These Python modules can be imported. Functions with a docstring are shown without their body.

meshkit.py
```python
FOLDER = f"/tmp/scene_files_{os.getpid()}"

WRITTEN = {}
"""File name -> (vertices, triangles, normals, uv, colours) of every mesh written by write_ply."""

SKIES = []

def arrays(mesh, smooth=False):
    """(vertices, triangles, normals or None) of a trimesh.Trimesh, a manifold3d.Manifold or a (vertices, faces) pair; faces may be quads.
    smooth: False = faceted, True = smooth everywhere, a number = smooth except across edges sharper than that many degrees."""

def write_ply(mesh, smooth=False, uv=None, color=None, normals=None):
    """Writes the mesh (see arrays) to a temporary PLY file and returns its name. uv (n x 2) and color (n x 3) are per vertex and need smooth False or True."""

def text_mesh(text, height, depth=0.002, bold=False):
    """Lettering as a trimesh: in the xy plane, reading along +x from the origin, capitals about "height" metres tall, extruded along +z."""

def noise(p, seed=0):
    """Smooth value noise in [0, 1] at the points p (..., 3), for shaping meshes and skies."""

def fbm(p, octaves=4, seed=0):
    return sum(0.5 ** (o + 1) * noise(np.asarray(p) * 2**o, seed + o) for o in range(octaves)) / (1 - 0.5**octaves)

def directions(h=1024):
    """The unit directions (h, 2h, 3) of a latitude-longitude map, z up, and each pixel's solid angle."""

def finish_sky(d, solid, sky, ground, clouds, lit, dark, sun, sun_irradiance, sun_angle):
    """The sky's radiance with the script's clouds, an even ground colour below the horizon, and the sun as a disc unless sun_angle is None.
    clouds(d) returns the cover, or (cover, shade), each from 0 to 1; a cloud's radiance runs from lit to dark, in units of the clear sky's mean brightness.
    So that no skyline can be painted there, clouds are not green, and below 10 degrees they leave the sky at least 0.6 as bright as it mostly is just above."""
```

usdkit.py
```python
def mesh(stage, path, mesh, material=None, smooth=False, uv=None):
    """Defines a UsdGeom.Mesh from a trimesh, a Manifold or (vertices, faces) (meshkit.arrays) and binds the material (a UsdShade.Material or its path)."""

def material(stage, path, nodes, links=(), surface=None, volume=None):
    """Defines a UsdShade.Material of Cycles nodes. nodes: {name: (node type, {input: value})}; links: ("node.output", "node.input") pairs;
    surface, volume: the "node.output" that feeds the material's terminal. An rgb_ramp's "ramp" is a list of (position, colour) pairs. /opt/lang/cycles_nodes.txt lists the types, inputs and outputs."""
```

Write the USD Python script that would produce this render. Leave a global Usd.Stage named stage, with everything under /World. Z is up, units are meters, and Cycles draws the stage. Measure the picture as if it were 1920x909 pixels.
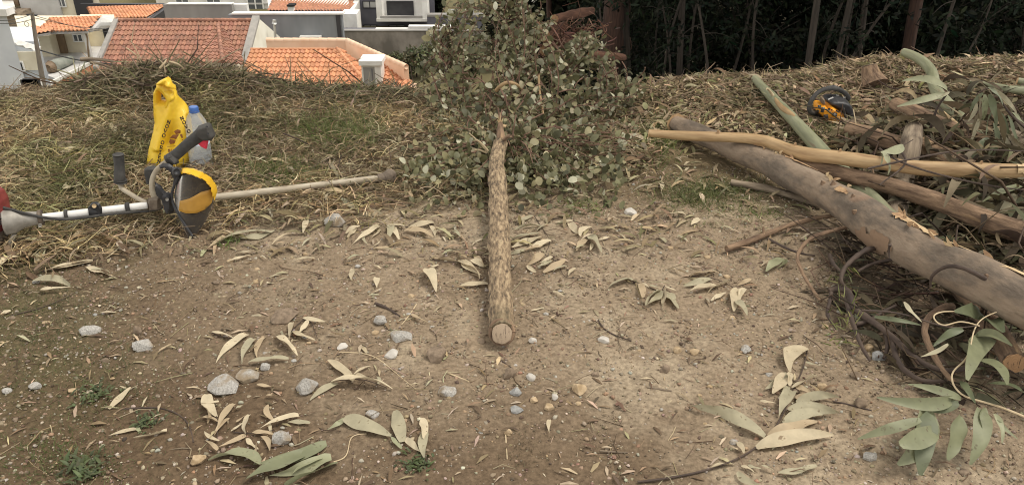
import math, numpy as np, trimesh, usdkit, meshkit
from pxr import Usd, UsdGeom, UsdShade, UsdLux, Sdf, Gf, Vt
from scipy.interpolate import CubicSpline
from scipy.spatial import Delaunay
from shapely.geometry import Polygon, Point
import shapely

stage = Usd.Stage.CreateInMemory()
UsdGeom.SetStageUpAxis(stage, 'Z'); UsdGeom.SetStageMetersPerUnit(stage, 1.0)
UsdGeom.Xform.Define(stage, '/World'); UsdGeom.Scope.Define(stage, '/World/Looks')
T_ = Sdf.ValueTypeNames

# ------------------------------------------------------------------ camera, sky, sun, exposure
F, CX, CY, CAMZ, PITCH = 1507.0, 960.0, 454.5, 1.5, math.radians(28)
cam = UsdGeom.Camera.Define(stage, '/World/Camera')
cam.AddTranslateOp().Set(Gf.Vec3d(0, 0, CAMZ)); cam.AddRotateXOp().Set(90 - 28.0)
cam.CreateHorizontalApertureAttr(36.0); cam.CreateFocalLengthAttr(36.0 * F / 1920)
cam.CreateExposureAttr(0.78)
SUN = np.array([0.55, 0.05, 1.0]); SUN /= np.linalg.norm(SUN)
sun_el, sun_rot = math.asin(SUN[2]), math.atan2(SUN[0], SUN[1])
sky_m = usdkit.material(stage, '/World/Looks/sky_air', {
    'sky': ('sky_texture', {'sky_type': 'single_scattering', 'sun_disc': False, 'sun_elevation': sun_el, 'sun_rotation': sun_rot}),
    'tc': ('texture_coordinate', {}),
    'n': ('noise_texture', {'scale': 2.2, 'detail': 5.0, 'roughness': 0.55}),
    'r': ('rgb_ramp', {'ramp': [(0.25, (6.1, 5.7, 5.0)), (0.75, (10.7, 10.0, 8.8))]}),
    'mx': ('mix_color', {'fac': 0.72, 'use_clamp': False}),
    'bg': ('background_shader', {'strength': 0.1})},
    [('tc.generated', 'n.vector'), ('n.fac', 'r.fac'), ('sky.color', 'mx.a'), ('r.color', 'mx.b'), ('mx.result', 'bg.color')], surface='bg.background')
dome = UsdLux.DomeLight.Define(stage, '/World/sky'); dome.GetPrim().SetCustomDataByKey('kind', 'structure')
UsdShade.MaterialBindingAPI.Apply(dome.GetPrim()).Bind(sky_m)
sun = UsdLux.DistantLight.Define(stage, '/World/sun')
sun.CreateIntensityAttr(0.4); sun.CreateAngleAttr(22.0); sun.CreateColorAttr(Gf.Vec3f(1.0, 0.93, 0.82)); sun.CreateNormalizeAttr(True)
zax = SUN; xax = np.cross([0, 1, 0], zax); xax /= np.linalg.norm(xax); yax = np.cross(zax, xax)
mm = np.eye(4); mm[0, :3], mm[1, :3], mm[2, :3] = xax, yax, zax
sun.AddTransformOp().Set(Gf.Matrix4d(mm.tolist()))

# ------------------------------------------------------------------ helpers: where a point of the place is
def ray(px, py):
    u, v = (px - CX) / F, (CY - py) / F
    return np.array([u, math.cos(PITCH) + v * math.sin(PITCH), -math.sin(PITCH) + v * math.cos(PITCH)])
def G(px, py, z=0.0):
    d = ray(px, py); return np.array([0, 0, CAMZ]) + d * ((z - CAMZ) / d[2])
def D(px, py, y):
    d = ray(px, py); return np.array([0, 0, CAMZ]) + d * (y / d[1])
def proj(P):
    P = np.atleast_2d(P); q = P - [0, 0, CAMZ]
    dep = q[:, 1] * math.cos(PITCH) - q[:, 2] * math.sin(PITCH); up = q[:, 1] * math.sin(PITCH) + q[:, 2] * math.cos(PITCH)
    return CX + F * q[:, 0] / dep, CY - F * up / dep, dep
def sstep(a, b, x): t = np.clip((np.asarray(x, float) - a) / (b - a), 0, 1); return t * t * (3 - 2 * t)
def fbm2(x, y, s, o=4, seed=0):
    x = np.asarray(x, float); return meshkit.fbm(np.stack([x * s + 100, np.asarray(y, float) * s + 100, np.zeros_like(x) + .5], -1), o, seed) - .5
def bump(x, y, cx, cy, sx, sy, h): return h * np.exp(-((x - cx) / sx) ** 2 - ((y - cy) / sy) ** 2)
def terrain(x, y):
    x, y = np.asarray(x, float), np.asarray(y, float)
    yc = 4.50 + 0.06 * np.sin(x * 1.7) + .22 * sstep(.3, 1.2, x) + .30 * sstep(1.7, 2.7, x)
    over = np.maximum(y - yc, 0); over = np.where(over < .6, over * over / 1.2, over - .3)
    left = np.maximum(-over * .62, -12.3 - .02 * np.clip(y - 40, 0, 40) * 0)
    right = np.maximum(-over * .30, -7.0)
    w = sstep(0.5, 1.6, x - .075 * (y - 5))
    z = left * (1 - w) + right * w
    near = np.exp(-((y - 3) / 6) ** 4 - (x / 9) ** 4)
    z = z + near * (0.05 * fbm2(x, y, 1.3, 3, 1) + .022 * fbm2(x, y, 7, 3, 2))
    z = z + bump(x, y, -2.15, 4.8, .42, .4, .13) + bump(x, y, -1.7, 4.85, .3, .35, .05) - bump(x, y, -3.9, 5.2, 1.0, .8, .06)
    z = z + bump(x, y, 2.55, 5.4, .45, .4, .07) + bump(x, y, 3.6, 5.6, .7, .5, .06)
    z = z + bump(x, y, .35, 5.7, .7, .5, .12)
    return z
def on(px, py, dz=0.0):
    # the point of the ground seen at (px, py), raised by dz
    px, py = np.asarray(px, float), np.asarray(py, float); dirs = np.stack([(px - CX) / F, math.cos(PITCH) + (CY - py) / F * math.sin(PITCH), -math.sin(PITCH) + (CY - py) / F * math.cos(PITCH)], -1); z = np.zeros(px.shape)
    for _ in range(25):
        p = [0, 0, CAMZ] + dirs * ((z + dz - CAMZ) / dirs[..., 2])[..., None]; z = .5 * z + .5 * terrain(p[..., 0], p[..., 1])
    return np.stack([p[..., 0], p[..., 1], terrain(p[..., 0], p[..., 1]) + dz], -1)
def unit(v): v = np.asarray(v, float); return v / np.maximum(np.linalg.norm(v, axis=-1, keepdims=True), 1e-9)

# ------------------------------------------------------------------ helpers: prims
_names, _kids = {}, {}
def numbered(parent, name):
    k = _names.get((parent, name), 0); _names[(parent, name)] = k + 1
    return parent + '/' + (name if k == 0 else f'{name}_{k:03d}')
def tag(prim, label=None, cat=None, group=None, kind=None):
    for k, v in (('label', label), ('category', cat), ('group', group), ('kind', kind)):
        if v: prim.SetCustomDataByKey(k, v)
LOC = {}
def put(path, mesh, material, smooth=30, loc=(0, 0, 0), attrs=None):
    """Defines one Mesh prim; attrs are per-vertex float3 primvars (no vertex splitting then)."""
    v, f = (mesh.vertices, mesh.faces) if hasattr(mesh, 'vertices') else mesh[:2]
    v = np.asarray(v, float) - np.asarray(loc, float); f = np.asarray(f, int)
    if f.shape[1] == 4: f = np.vstack([f[:, [0, 1, 2]], f[:, [0, 2, 3]]])
    if attrs is None and len(mesh if isinstance(mesh, tuple) else ()) > 2: attrs = mesh[2]
    if attrs and smooth not in (True, False, None): smooth = True
    m = usdkit.mesh(stage, path, (v, f), material, smooth)
    for k, a in (attrs or {}).items():
        UsdGeom.PrimvarsAPI(m).CreatePrimvar(k, T_.Color3fArray, 'vertex').Set(Vt.Vec3fArray.FromNumpy(np.asarray(a, np.float32)))
    return m.GetPrim()
def thing(name, label, cat, loc, group=None, kind=None):
    p = numbered('/World', name); x = UsdGeom.Xform.Define(stage, p)
    x.AddTranslateOp().Set(Gf.Vec3d(*map(float, loc))); LOC[p] = np.asarray(loc, float)
    tag(x.GetPrim(), label, cat, group, kind); return p
def part(parent, name, mesh, material, smooth=30, label=None):
    root = '/'.join(parent.split('/')[:3])
    p = numbered(parent, name); pr = put(p, mesh, material, smooth, LOC.get(root, (0, 0, 0)))
    if label: tag(pr, label)
    return p
def single(name, label, cat, mesh, material, smooth=30, group=None, kind=None):
    """A thing that is one mesh."""
    p = numbered('/World', name); pr = put(p, mesh, material, smooth); tag(pr, label, cat, group, kind); return p
def copy_of(src, name, label, cat, loc, rotz=0, scale=1, group=None, tilt=(0, 0)):
    p = numbered('/World', name); x = UsdGeom.Xform.Define(stage, p)
    x.AddTranslateOp().Set(Gf.Vec3d(*map(float, loc))); x.AddRotateXYZOp().Set(Gf.Vec3f(tilt[0], tilt[1], rotz)); x.AddScaleOp().Set(Gf.Vec3f(*(np.ones(3) * scale).tolist()))
    x.GetPrim().GetReferences().AddInternalReference(src); x.GetPrim().SetInstanceable(True)
    tag(x.GetPrim(), label, cat, group); return p

# ------------------------------------------------------------------ helpers: shapes
def cat(ms):
    vs, fs, at, n = [], [], {}, 0
    for m in ms:
        v, f = (m.vertices, m.faces) if hasattr(m, 'vertices') else m[:2]
        f = np.asarray(f, int)
        if f.shape[1] == 4: f = np.vstack([f[:, [0, 1, 2]], f[:, [0, 2, 3]]])
        vs.append(v); fs.append(f + n); n += len(v)
        if not hasattr(m, 'vertices') and len(m) > 2:
            for k, a in m[2].items(): at.setdefault(k, []).append(a)
    out = (np.vstack(vs), np.vstack(fs))
    return out + ({k: np.vstack(a) for k, a in at.items()},) if at else out
def box(lo, hi, bev=0.0):
    lo, hi = np.minimum(lo, hi), np.maximum(lo, hi)
    m = trimesh.creation.box(hi - lo); m.apply_translation((np.asarray(lo) + hi) / 2); return m
def resample(P, n):
    P = np.asarray(P, float)
    if len(P) == 2: t = np.linspace(0, 1, n)[:, None]; return P[0] * (1 - t) + P[1] * t, t[:, 0]
    s = np.r_[0, np.cumsum(np.linalg.norm(np.diff(P, axis=0), axis=1))]; s /= s[-1]
    t = np.linspace(0, 1, n); return CubicSpline(s, P, bc_type='natural')(t), t
def tube(P, R, sides=8, n=None, rough=0.0, rs=30.0, seed=0, caps=True, lump=0.0, ls=6.0):
    """A limb along points P with radii R (any number, spread over the length); bc = coordinates that follow the bark."""
    P = np.asarray(P, float); n = n or max(2, 4 * len(P)); C, t = resample(P, n)
    r = np.interp(t, np.linspace(0, 1, len(np.atleast_1d(R))), np.atleast_1d(R))
    Tn = unit(np.gradient(C, axis=0)); a = np.cross(Tn[0], [0, 0, 1.0] if abs(Tn[0][2]) < .9 else [1.0, 0, 0]); A = [unit(a)]
    for k in range(1, n): b = A[-1] - Tn[k] * (A[-1] @ Tn[k]); A.append(unit(b))
    A = np.array(A); B = np.cross(Tn, A); th = np.arange(sides) * 2 * math.pi / sides
    s = np.r_[0, np.cumsum(np.linalg.norm(np.diff(C, axis=0), axis=1))]
    dirs = np.cos(th)[None, :, None] * A[:, None] + np.sin(th)[None, :, None] * B[:, None]
    rr = np.repeat(r[:, None], sides, 1)
    bc = np.stack([np.cos(th)[None] * rr, np.sin(th)[None] * rr, np.repeat(s[:, None], sides, 1)], -1)
    if rough: rr = rr + rough * (meshkit.fbm(bc * [rs, rs, rs * .4] + 50, 3, seed) - .5)
    if lump: rr = rr * (1 + lump * (meshkit.noise(bc * ls + 31, seed + 7) - .5))
    V = C[:, None] + dirs * rr[..., None]; v = V.reshape(-1, 3)
    i, j = np.meshgrid(np.arange(n - 1), np.arange(sides), indexing='ij')
    q = np.stack([i * sides + j, (i + 1) * sides + j, (i + 1) * sides + (j + 1) % sides, i * sides + (j + 1) % sides], -1).reshape(-1, 4)
    f = np.vstack([q[:, [0, 2, 1]], q[:, [0, 3, 2]]]); bc = bc.reshape(-1, 3)
    if caps:
        v = np.vstack([v, C[0], C[-1]]); bc = np.vstack([bc, [0, 0, 0], [0, 0, s[-1]]]); k = np.arange(sides); m = n * sides
        f = np.vstack([f, np.stack([np.full(sides, m), k, (k + 1) % sides], 1), np.stack([np.full(sides, m + 1), (n - 1) * sides + (k + 1) % sides, (n - 1) * sides + k], 1)])
    return v, f, {'bc': bc}
def disc(c, nrm, r, sides=16, th=.004, seed=0):
    """A cut end: a thin disc facing nrm, wood rings from object coordinates."""
    nrm = unit(nrm); c = np.asarray(c, float); a = unit(np.cross(nrm, [0, 0, 1.0] if abs(nrm[2]) < .9 else [1.0, 0, 0])); b = np.cross(nrm, a)
    ths = np.arange(sides) * 2 * math.pi / sides; rng = np.random.default_rng(seed); rr = r * (1 + .06 * rng.uniform(-1, 1, sides))
    ring = np.cos(ths)[:, None] * a * rr[:, None] + np.sin(ths)[:, None] * b * rr[:, None]
    v = np.vstack([c + ring, c + ring * .93 + nrm * th, [c + nrm * th]]); k = np.arange(sides)
    f = np.vstack([np.stack([k, (k + 1) % sides, sides + k], 1), np.stack([(k + 1) % sides, sides + (k + 1) % sides, sides + k], 1), np.stack([sides + k, sides + (k + 1) % sides, np.full(sides, 2 * sides)], 1)])
    bc = np.vstack([np.stack([np.cos(ths) * rr, np.sin(ths) * rr, 0 * ths], 1), np.stack([np.cos(ths) * rr * .93, np.sin(ths) * rr * .93, 0 * ths], 1), [[0, 0, 0]]])
    return v, f, {'bc': bc}
def strips(P0, P1, up, w, arch=0, side=0, nseg=3, kind='blade', roll=0, fold=0.0, tint=None, twist=0.0, wave=0.0):
    """Many leaves or blades at once, from P0 to P1: half width w, arched along up, swung sideways, folded along the midrib."""
    P0, P1 = np.atleast_2d(P0).astype(float), np.atleast_2d(P1).astype(float); n = len(P0)
    up = unit(np.broadcast_to(np.asarray(up, float), P0.shape)); full = lambda a: np.broadcast_to(np.asarray(a, float), (n,)).astype(float)
    w, arch, side, roll, fold, twist = map(full, (w, arch, side, roll, fold, twist))
    t = np.linspace(0, 1, nseg + 1); d = P1 - P0; S = unit(np.cross(d, up)); N = unit(np.cross(S, d))
    prof = {'blade': np.maximum(1 - t ** 2, .12), 'lance': np.sin(math.pi * np.clip(.04 + .93 * t, 0, 1) ** .72) ** .85 + .03, 'oval': np.sin(math.pi * np.clip(.05 + .92 * t, 0, 1)) ** .6 + .02,
            'long': np.sin(math.pi * np.clip(.05 + .94 * t, 0, 1) ** .5) ** 1.1 + .02, 'blunt': np.sin(math.pi * np.clip(.03 + .9 * t, 0, 1) ** .95) ** .7 + .03, 'stick': np.ones_like(t)}[kind]
    bow = 4 * t * (1 - t)
    C = P0[:, None] + d[:, None] * t[None, :, None] + N[:, None] * (arch[:, None] * bow)[..., None] + S[:, None] * (side[:, None] * bow)[..., None]
    ang = roll[:, None] + twist[:, None] * t[None]
    X = S[:, None] * np.cos(ang)[..., None] + N[:, None] * np.sin(ang)[..., None]; Y = N[:, None] * np.cos(ang)[..., None] - S[:, None] * np.sin(ang)[..., None]
    ww = (w[:, None] * prof[None])[..., None]
    if np.any(fold != 0):
        ph = np.arange(n)[:, None] * 2.4; wv = lambda s: (wave * np.sin(t[None] * 9 + ph + s))[..., None]
        L = C - X * ww + Y * ww * (fold[:, None, None] + wv(0)); R = C + X * ww + Y * ww * (fold[:, None, None] + wv(1.9)); V = np.stack([L, C, R], 2); c = 3
    else: V = np.stack([C - X * ww, C + X * ww], 2); c = 2
    k = nseg + 1; v = V.reshape(-1, 3); i, j = np.meshgrid(np.arange(nseg), np.arange(c - 1), indexing='ij'); b = (i * c + j).ravel()
    q = np.stack([b, b + 1, b + c + 1, b + c], 1); f = (q[None] + (np.arange(n) * k * c)[:, None, None]).reshape(-1, 4)
    f = np.vstack([f[:, [0, 1, 2]], f[:, [0, 2, 3]]])
    out = (v, f)
    if tint is not None: out += ({'tint': np.repeat(np.broadcast_to(np.asarray(tint, float), (n, 3)), k * c, axis=0)},)
    return out
def scatter(protos, pos, scl, tint, rng, flat=False):
    """Many small copies of a few shapes joined into one mesh with a tint each."""
    vs, fs, ts, n = [], [], [], 0; which = rng.integers(0, len(protos), len(pos)); scl = np.asarray(scl)
    for k, (pv, pf) in enumerate(protos):
        idx = np.flatnonzero(which == k)
        if not len(idx): continue
        a = rng.uniform(0, 2 * math.pi, (len(idx), 1)); s = scl[idx]; s = s[:, None] if s.ndim == 1 else s
        x = pv[None] * (s[:, None, :] if s.shape[1] == 3 else s[:, None, :1])
        c, sn = np.cos(a), np.sin(a)
        r = np.stack([x[..., 0] * c - x[..., 1] * sn, x[..., 0] * sn + x[..., 1] * c, x[..., 2]], -1) + pos[idx][:, None]
        vs.append(r.reshape(-1, 3)); fs.append((pf[None] + (np.arange(len(idx)) * len(pv))[:, None, None] + n).reshape(-1, 3)); ts.append(np.repeat(tint[idx], len(pv), 0)); n += len(idx) * len(pv)
    return np.vstack(vs), np.vstack(fs), {'tint': np.vstack(ts)}
def stone(seed, sub=2, cuts=7, rough=.12):
    rng = np.random.default_rng(seed); m = trimesh.creation.icosphere(sub); v = np.array(m.vertices)
    v = v * (1 + rough * (meshkit.fbm(v * 2.2 + seed * 3.1, 3, seed)[:, None] - .5) * 2)
    for _ in range(cuts):
        nn = unit(rng.normal(size=3)); dd = rng.uniform(.55, .85); e = v @ nn - dd; v = v - np.maximum(e, 0)[:, None] * nn * .95
    return v / np.abs(v).max(0), np.array(m.faces)
def grid_poly(poly, step):
    """Triangulates a polygon with inner points, for swelling it."""
    poly = shapely.segmentize(poly, step); x0, y0, x1, y1 = poly.bounds
    xs, ys = np.meshgrid(np.arange(x0 + step * .5, x1, step), np.arange(y0 + step * .5, y1, step)); pts = np.stack([xs.ravel(), ys.ravel()], 1)
    inner = poly.buffer(-step * .45); pts = pts[shapely.contains_xy(inner, pts[:, 0], pts[:, 1])] if not inner.is_empty else pts[:0]
    edge = [np.array(r.coords)[:-1] for r in [poly.exterior, *poly.interiors]]; ne = sum(len(e) for e in edge)
    P = np.vstack(edge + [pts]); tri = Delaunay(P).simplices; c = P[tri].mean(1); tri = tri[shapely.contains_xy(poly, c[:, 0], c[:, 1])]
    a, b = P[tri[:, 1]] - P[tri[:, 0]], P[tri[:, 2]] - P[tri[:, 0]]; neg = a[:, 0] * b[:, 1] - a[:, 1] * b[:, 0] < 0; tri[neg] = tri[neg][:, ::-1]
    return P, tri, edge
def slab(px, y, th=.02, step=4, bulge=0.0, round_=6.0, fn=None, zoom=(1, 0, 0), hole=None):
    """A solid traced by its outline (zoom: scale and offset of the outline's points), standing at distance y, th metres thick, with rounded edges; fn(x, z) bends it in depth."""
    cv = lambda pts: [(zoom[1] + a / zoom[0], zoom[2] + b / zoom[0]) for a, b in pts]
    poly = Polygon(cv(px), [cv(hole)] if hole else None).buffer(0); poly = poly if poly.geom_type == 'Polygon' else max(poly.geoms, key=lambda g: g.area)
    P, tri, edge = grid_poly(poly, step); dist = shapely.distance(poly.boundary, shapely.points(P)); k = np.sqrt(np.clip(1 - (1 - np.clip(dist / round_, 0, 1)) ** 2, 0, 1))
    W = np.array([D(a, b, y) for a, b in P]); off = np.array([fn(a, b) for a, b in P]) if fn else np.zeros(len(P))
    front, back = W.copy(), W.copy(); front[:, 1] += off - th / 2 * k - bulge * k; back[:, 1] += off + th / 2 * (.25 + .75 * k); n = len(P)
    f = [tri, tri[:, ::-1] + n]; s = 0
    for e in edge:
        m = len(e); a = s + np.arange(m); b = s + (np.arange(m) + 1) % m; f += [np.stack([a, b, b + n], 1), np.stack([a, b + n, a + n], 1)]; s += m
    f = np.vstack(f); v = np.vstack([front, back])
    m = trimesh.Trimesh(v, f, process=False); trimesh.repair.fix_normals(m); return m

# ------------------------------------------------------------------ helpers: materials
def lin(r, g, b): return tuple(((c / 255 + .055) / 1.055) ** 2.4 if c > 10 else c / 255 / 12.92 for c in (r, g, b))
def mat(name, c1, c2=None, scale=30.0, rough=.75, coord='obj', stretch=(1, 1, 1), bmp=0.0, bscale=None, bdist=.01, tint=False, trans=0.0, detail=4.0, lo=.35, hi=.65, mid=None, extra=None, spec=None, metal=0.0):
    """A procedural surface: a noise blends c1 to c2 (mid: ramp stops instead), the bump has a noise of its own; tint: multiplied by the mesh's own colours; extra: (colour, scale, lo, hi) spots on top."""
    c2 = c2 or tuple(min(1, x * 1.18) for x in c1)
    N = {'n': ('noise_texture', {'scale': scale, 'detail': detail, 'roughness': .6}), 'mp': ('mapping', {'scale': stretch}),
         'r': ('rgb_ramp', {'ramp': mid or [(lo, c1), (hi, c2)]}), 'p': ('principled_bsdf', {'roughness': rough, 'metallic': metal, **({} if spec is None else {'specular_ior_level': spec})})}
    L = [('mp.vector', 'n.vector'), ('n.fac', 'r.fac')]
    if coord == 'bc': N['co'] = ('attribute', {'attribute': 'bc'}); L.append(('co.vector', 'mp.vector'))
    elif coord == 'pos': N['co'] = ('geometry', {}); L.append(('co.position', 'mp.vector'))
    else: N['co'] = ('texture_coordinate', {}); L.append(('co.object', 'mp.vector'))
    out = 'r.color'
    if extra:
        N['n2'] = ('noise_texture', {'scale': extra[1], 'detail': 3.0}); N['r2'] = ('rgb_ramp', {'ramp': [(extra[2], (0, 0, 0)), (extra[3], (1, 1, 1))]})
        N['m2'] = ('mix_color', {'b': extra[0]}); L += [('mp.vector', 'n2.vector'), ('n2.fac', 'r2.fac'), ('r2.color', 'm2.fac'), (out, 'm2.a')]; out = 'm2.result'
    if tint:
        N['ta'] = ('attribute', {'attribute': 'tint'}); N['tm'] = ('mix_color', {'blend_type': 'multiply', 'fac': 1.0}); L += [(out, 'tm.a'), ('ta.color', 'tm.b')]; out = 'tm.result'
    L.append((out, 'p.base_color'))
    if bmp:
        N['bn'] = ('noise_texture', {'scale': bscale or scale * 2, 'detail': 5.0, 'roughness': .65}); N['b'] = ('bump', {'strength': bmp, 'distance': bdist})
        L += [('mp.vector', 'bn.vector'), ('bn.fac', 'b.height'), ('b.normal', 'p.normal')]
    surf = 'p.BSDF'
    if trans:
        N['tr'] = ('translucent_bsdf', {}); N['mc'] = ('mix_closure', {'fac': trans}); L += [(out, 'tr.color'), ('p.BSDF', 'mc.closure1'), ('tr.BSDF', 'mc.closure2')]; surf = 'mc.closure'
    return usdkit.material(stage, '/World/Looks/' + name, N, L, surface=surf)

# ------------------------------------------------------------------ materials of the setting and the town
m_ground = mat('bare_soil', (.58, .56, .54), (1.30, 1.28, 1.25), scale=70, coord='pos', detail=9, bmp=.9, bscale=130, bdist=.006, tint=True, rough=.95, lo=.3, hi=.7, spec=.15, extra=((.35, .33, .31), 190, .66, .74))
m_cream = mat('cream_render', (.66, .59, .44), (.82, .76, .60), scale=.9, rough=.85, coord='pos')
m_gable = mat('pale_cream_render', (.74, .71, .60), (.84, .82, .72), scale=.8, rough=.85, coord='pos')
m_white = mat('white_render', (.64, .63, .59), (.82, .81, .78), scale=.9, rough=.8, coord='pos')
m_peach = mat('peach_render', (.74, .50, .34), (.80, .58, .42), scale=1.0, rough=.85, coord='pos')
m_dkgrey = mat('slate_blue_render', (.105, .105, .13), (.13, .13, .155), scale=1.5, rough=.8, coord='pos')
m_bluegrey = mat('blue_grey_render', (.19, .205, .22), (.25, .265, .28), scale=.8, rough=.8, coord='pos', stretch=(1, 1, .3))
m_midgrey = mat('grey_render', (.24, .23, .215), (.31, .30, .28), scale=.8, rough=.85, coord='pos', stretch=(1, 1, .4))
m_conc = mat('weathered_concrete', (.15, .135, .115), (.33, .30, .26), scale=.9, rough=.9, coord='pos', detail=7, stretch=(1, 1, .7), bmp=.4, bscale=8)
m_palegrey = mat('pale_grey_paving', (.50, .49, .47), (.58, .57, .55), scale=2, rough=.85, coord='pos')
m_paleblue = mat('pale_blue_render', (.55, .58, .62), (.64, .67, .70), scale=1, rough=.8, coord='pos')
m_brick = mat('orange_wall_render', (.48, .19, .10), (.60, .28, .16), scale=1.8, rough=.9, coord='pos', detail=7)
m_stone = mat('stone_cladding', (.16, .12, .09), (.36, .29, .21), scale=3.0, rough=.9, coord='pos', detail=6, stretch=(1, 1, 2.5))
m_brown = mat('brown_door_paint', (.19, .13, .08), (.25, .18, .11), scale=3, rough=.6, coord='pos')
m_dark = mat('dark_opening', (.025, .025, .028), (.04, .04, .042), scale=2, rough=.6)
m_frame_w = mat('white_frame_paint', (.75, .75, .73), rough=.5)
m_frame_d = mat('dark_frame_paint', (.03, .03, .035), rough=.5)
m_glass = mat('window_glass', (.09, .10, .11), (.16, .17, .18), scale=.9, rough=.12, coord='pos')
m_blind = mat('window_blind', (.38, .38, .36), (.46, .46, .44), scale=1.5, rough=.6, coord='pos')
m_tile_old = mat('old_terracotta_tile', (.27, .13, .085), (.40, .205, .14), scale=9, rough=.85, coord='pos', tint=True, extra=((.16, .10, .07), 3.2, .56, .74))
m_tile_new = mat('orange_clay_tile', (.50, .22, .11), (.62, .31, .17), scale=8, rough=.85, coord='pos', tint=True, extra=((.33, .15, .08), 4, .62, .78))
m_tile_brown = mat('brown_clay_tile', (.33, .14, .08), (.45, .22, .13), scale=6, rough=.85, coord='pos', tint=True)
m_verge = mat('lead_grey_verge', (.27, .26, .24), (.36, .34, .31), scale=3, rough=.7, coord='pos')
m_metal = mat('galvanised_pipe', (.45, .45, .44), rough=.4, metal=.6)
m_pole = mat('tarred_pole_wood', (.13, .11, .09), (.22, .19, .15), scale=5, rough=.9, coord='bc', stretch=(8, 8, .6))
m_wire = mat('wire_sheath', (.03, .03, .03), rough=.6)
m_tarp = mat('grey_green_tarpaulin', (.20, .22, .19), (.30, .31, .27), scale=3, rough=.7)
m_bark_red = mat('red_brown_bark', (.04, .022, .016), (.085, .045, .03), scale=9, rough=.95, coord='bc', stretch=(7, 7, .7), bmp=.7, bscale=14, bdist=.02)
m_bark_pale = mat('grey_brown_bark', (.032, .026, .02), (.07, .055, .042), scale=9, rough=.95, coord='bc', stretch=(6, 6, .6), bmp=.6, bscale=14, bdist=.02)
m_crown = mat('shade_toned_eucalyptus_leaf', (.016, .02, .012), (.03, .036, .021), scale=4, rough=.8, coord='obj', tint=True, trans=.18, spec=.12)  # leaf colour set extra dark, standing in for deep forest shade
m_shrub = mat('shade_toned_shrub_leaf', (.012, .016, .010), (.024, .031, .019), scale=6, rough=.8, coord='obj', tint=True, trans=.2, spec=.12)  # forest shade put into the leaf colour here too

m_scrub = mat('scrub_leaf', (.075, .085, .04), (.13, .13, .07), scale=3, rough=.7, coord='obj', tint=True)

# ------------------------------------------------------------------ the ground: one sheet, fine where the camera stands
def axis(fine0, fine1, step, far0, far1):
    a = np.arange(fine0, fine1 + step / 2, step); g = 1.18
    def out(start, end, sgn):
        r, s, x = [], step, start
        while (x - end) * sgn < 0: s *= g; x = x + sgn * s; r.append(x)
        return r
    return np.array(out(fine0, far0, -1)[::-1] + a.tolist() + out(fine1, far1, 1))
gx, gy = axis(-3.6, 4.0, .022, -420, 420), axis(.9, 6.4, .022, -60, 520)
XX, YY = np.meshgrid(gx, gy); ZZ = terrain(XX, YY)
nearf = np.exp(-((YY - 3.2) / 4.2) ** 6 - (XX / 5) ** 6)
ZZ = ZZ + nearf * (.017 * fbm2(XX, YY, 14, 4, 5) + .009 * fbm2(XX, YY, 50, 2, 6))
PX, PY, _d = proj(np.stack([XX.ravel(), np.maximum(YY.ravel(), .5), np.zeros(XX.size)], 1)); PX, PY = PX.reshape(XX.shape), PY.reshape(XX.shape)
def mixc(a, b, w): return a * (1 - w[..., None]) + np.asarray(b) * w[..., None]
n1, n2, n3 = fbm2(XX, YY, 1.1, 4, 11), fbm2(XX, YY, 3.1, 4, 12), fbm2(XX, YY, 9, 3, 13)
COL = np.zeros(XX.shape + (3,)) + [.265, .208, .146]                          # tan bare soil
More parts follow.
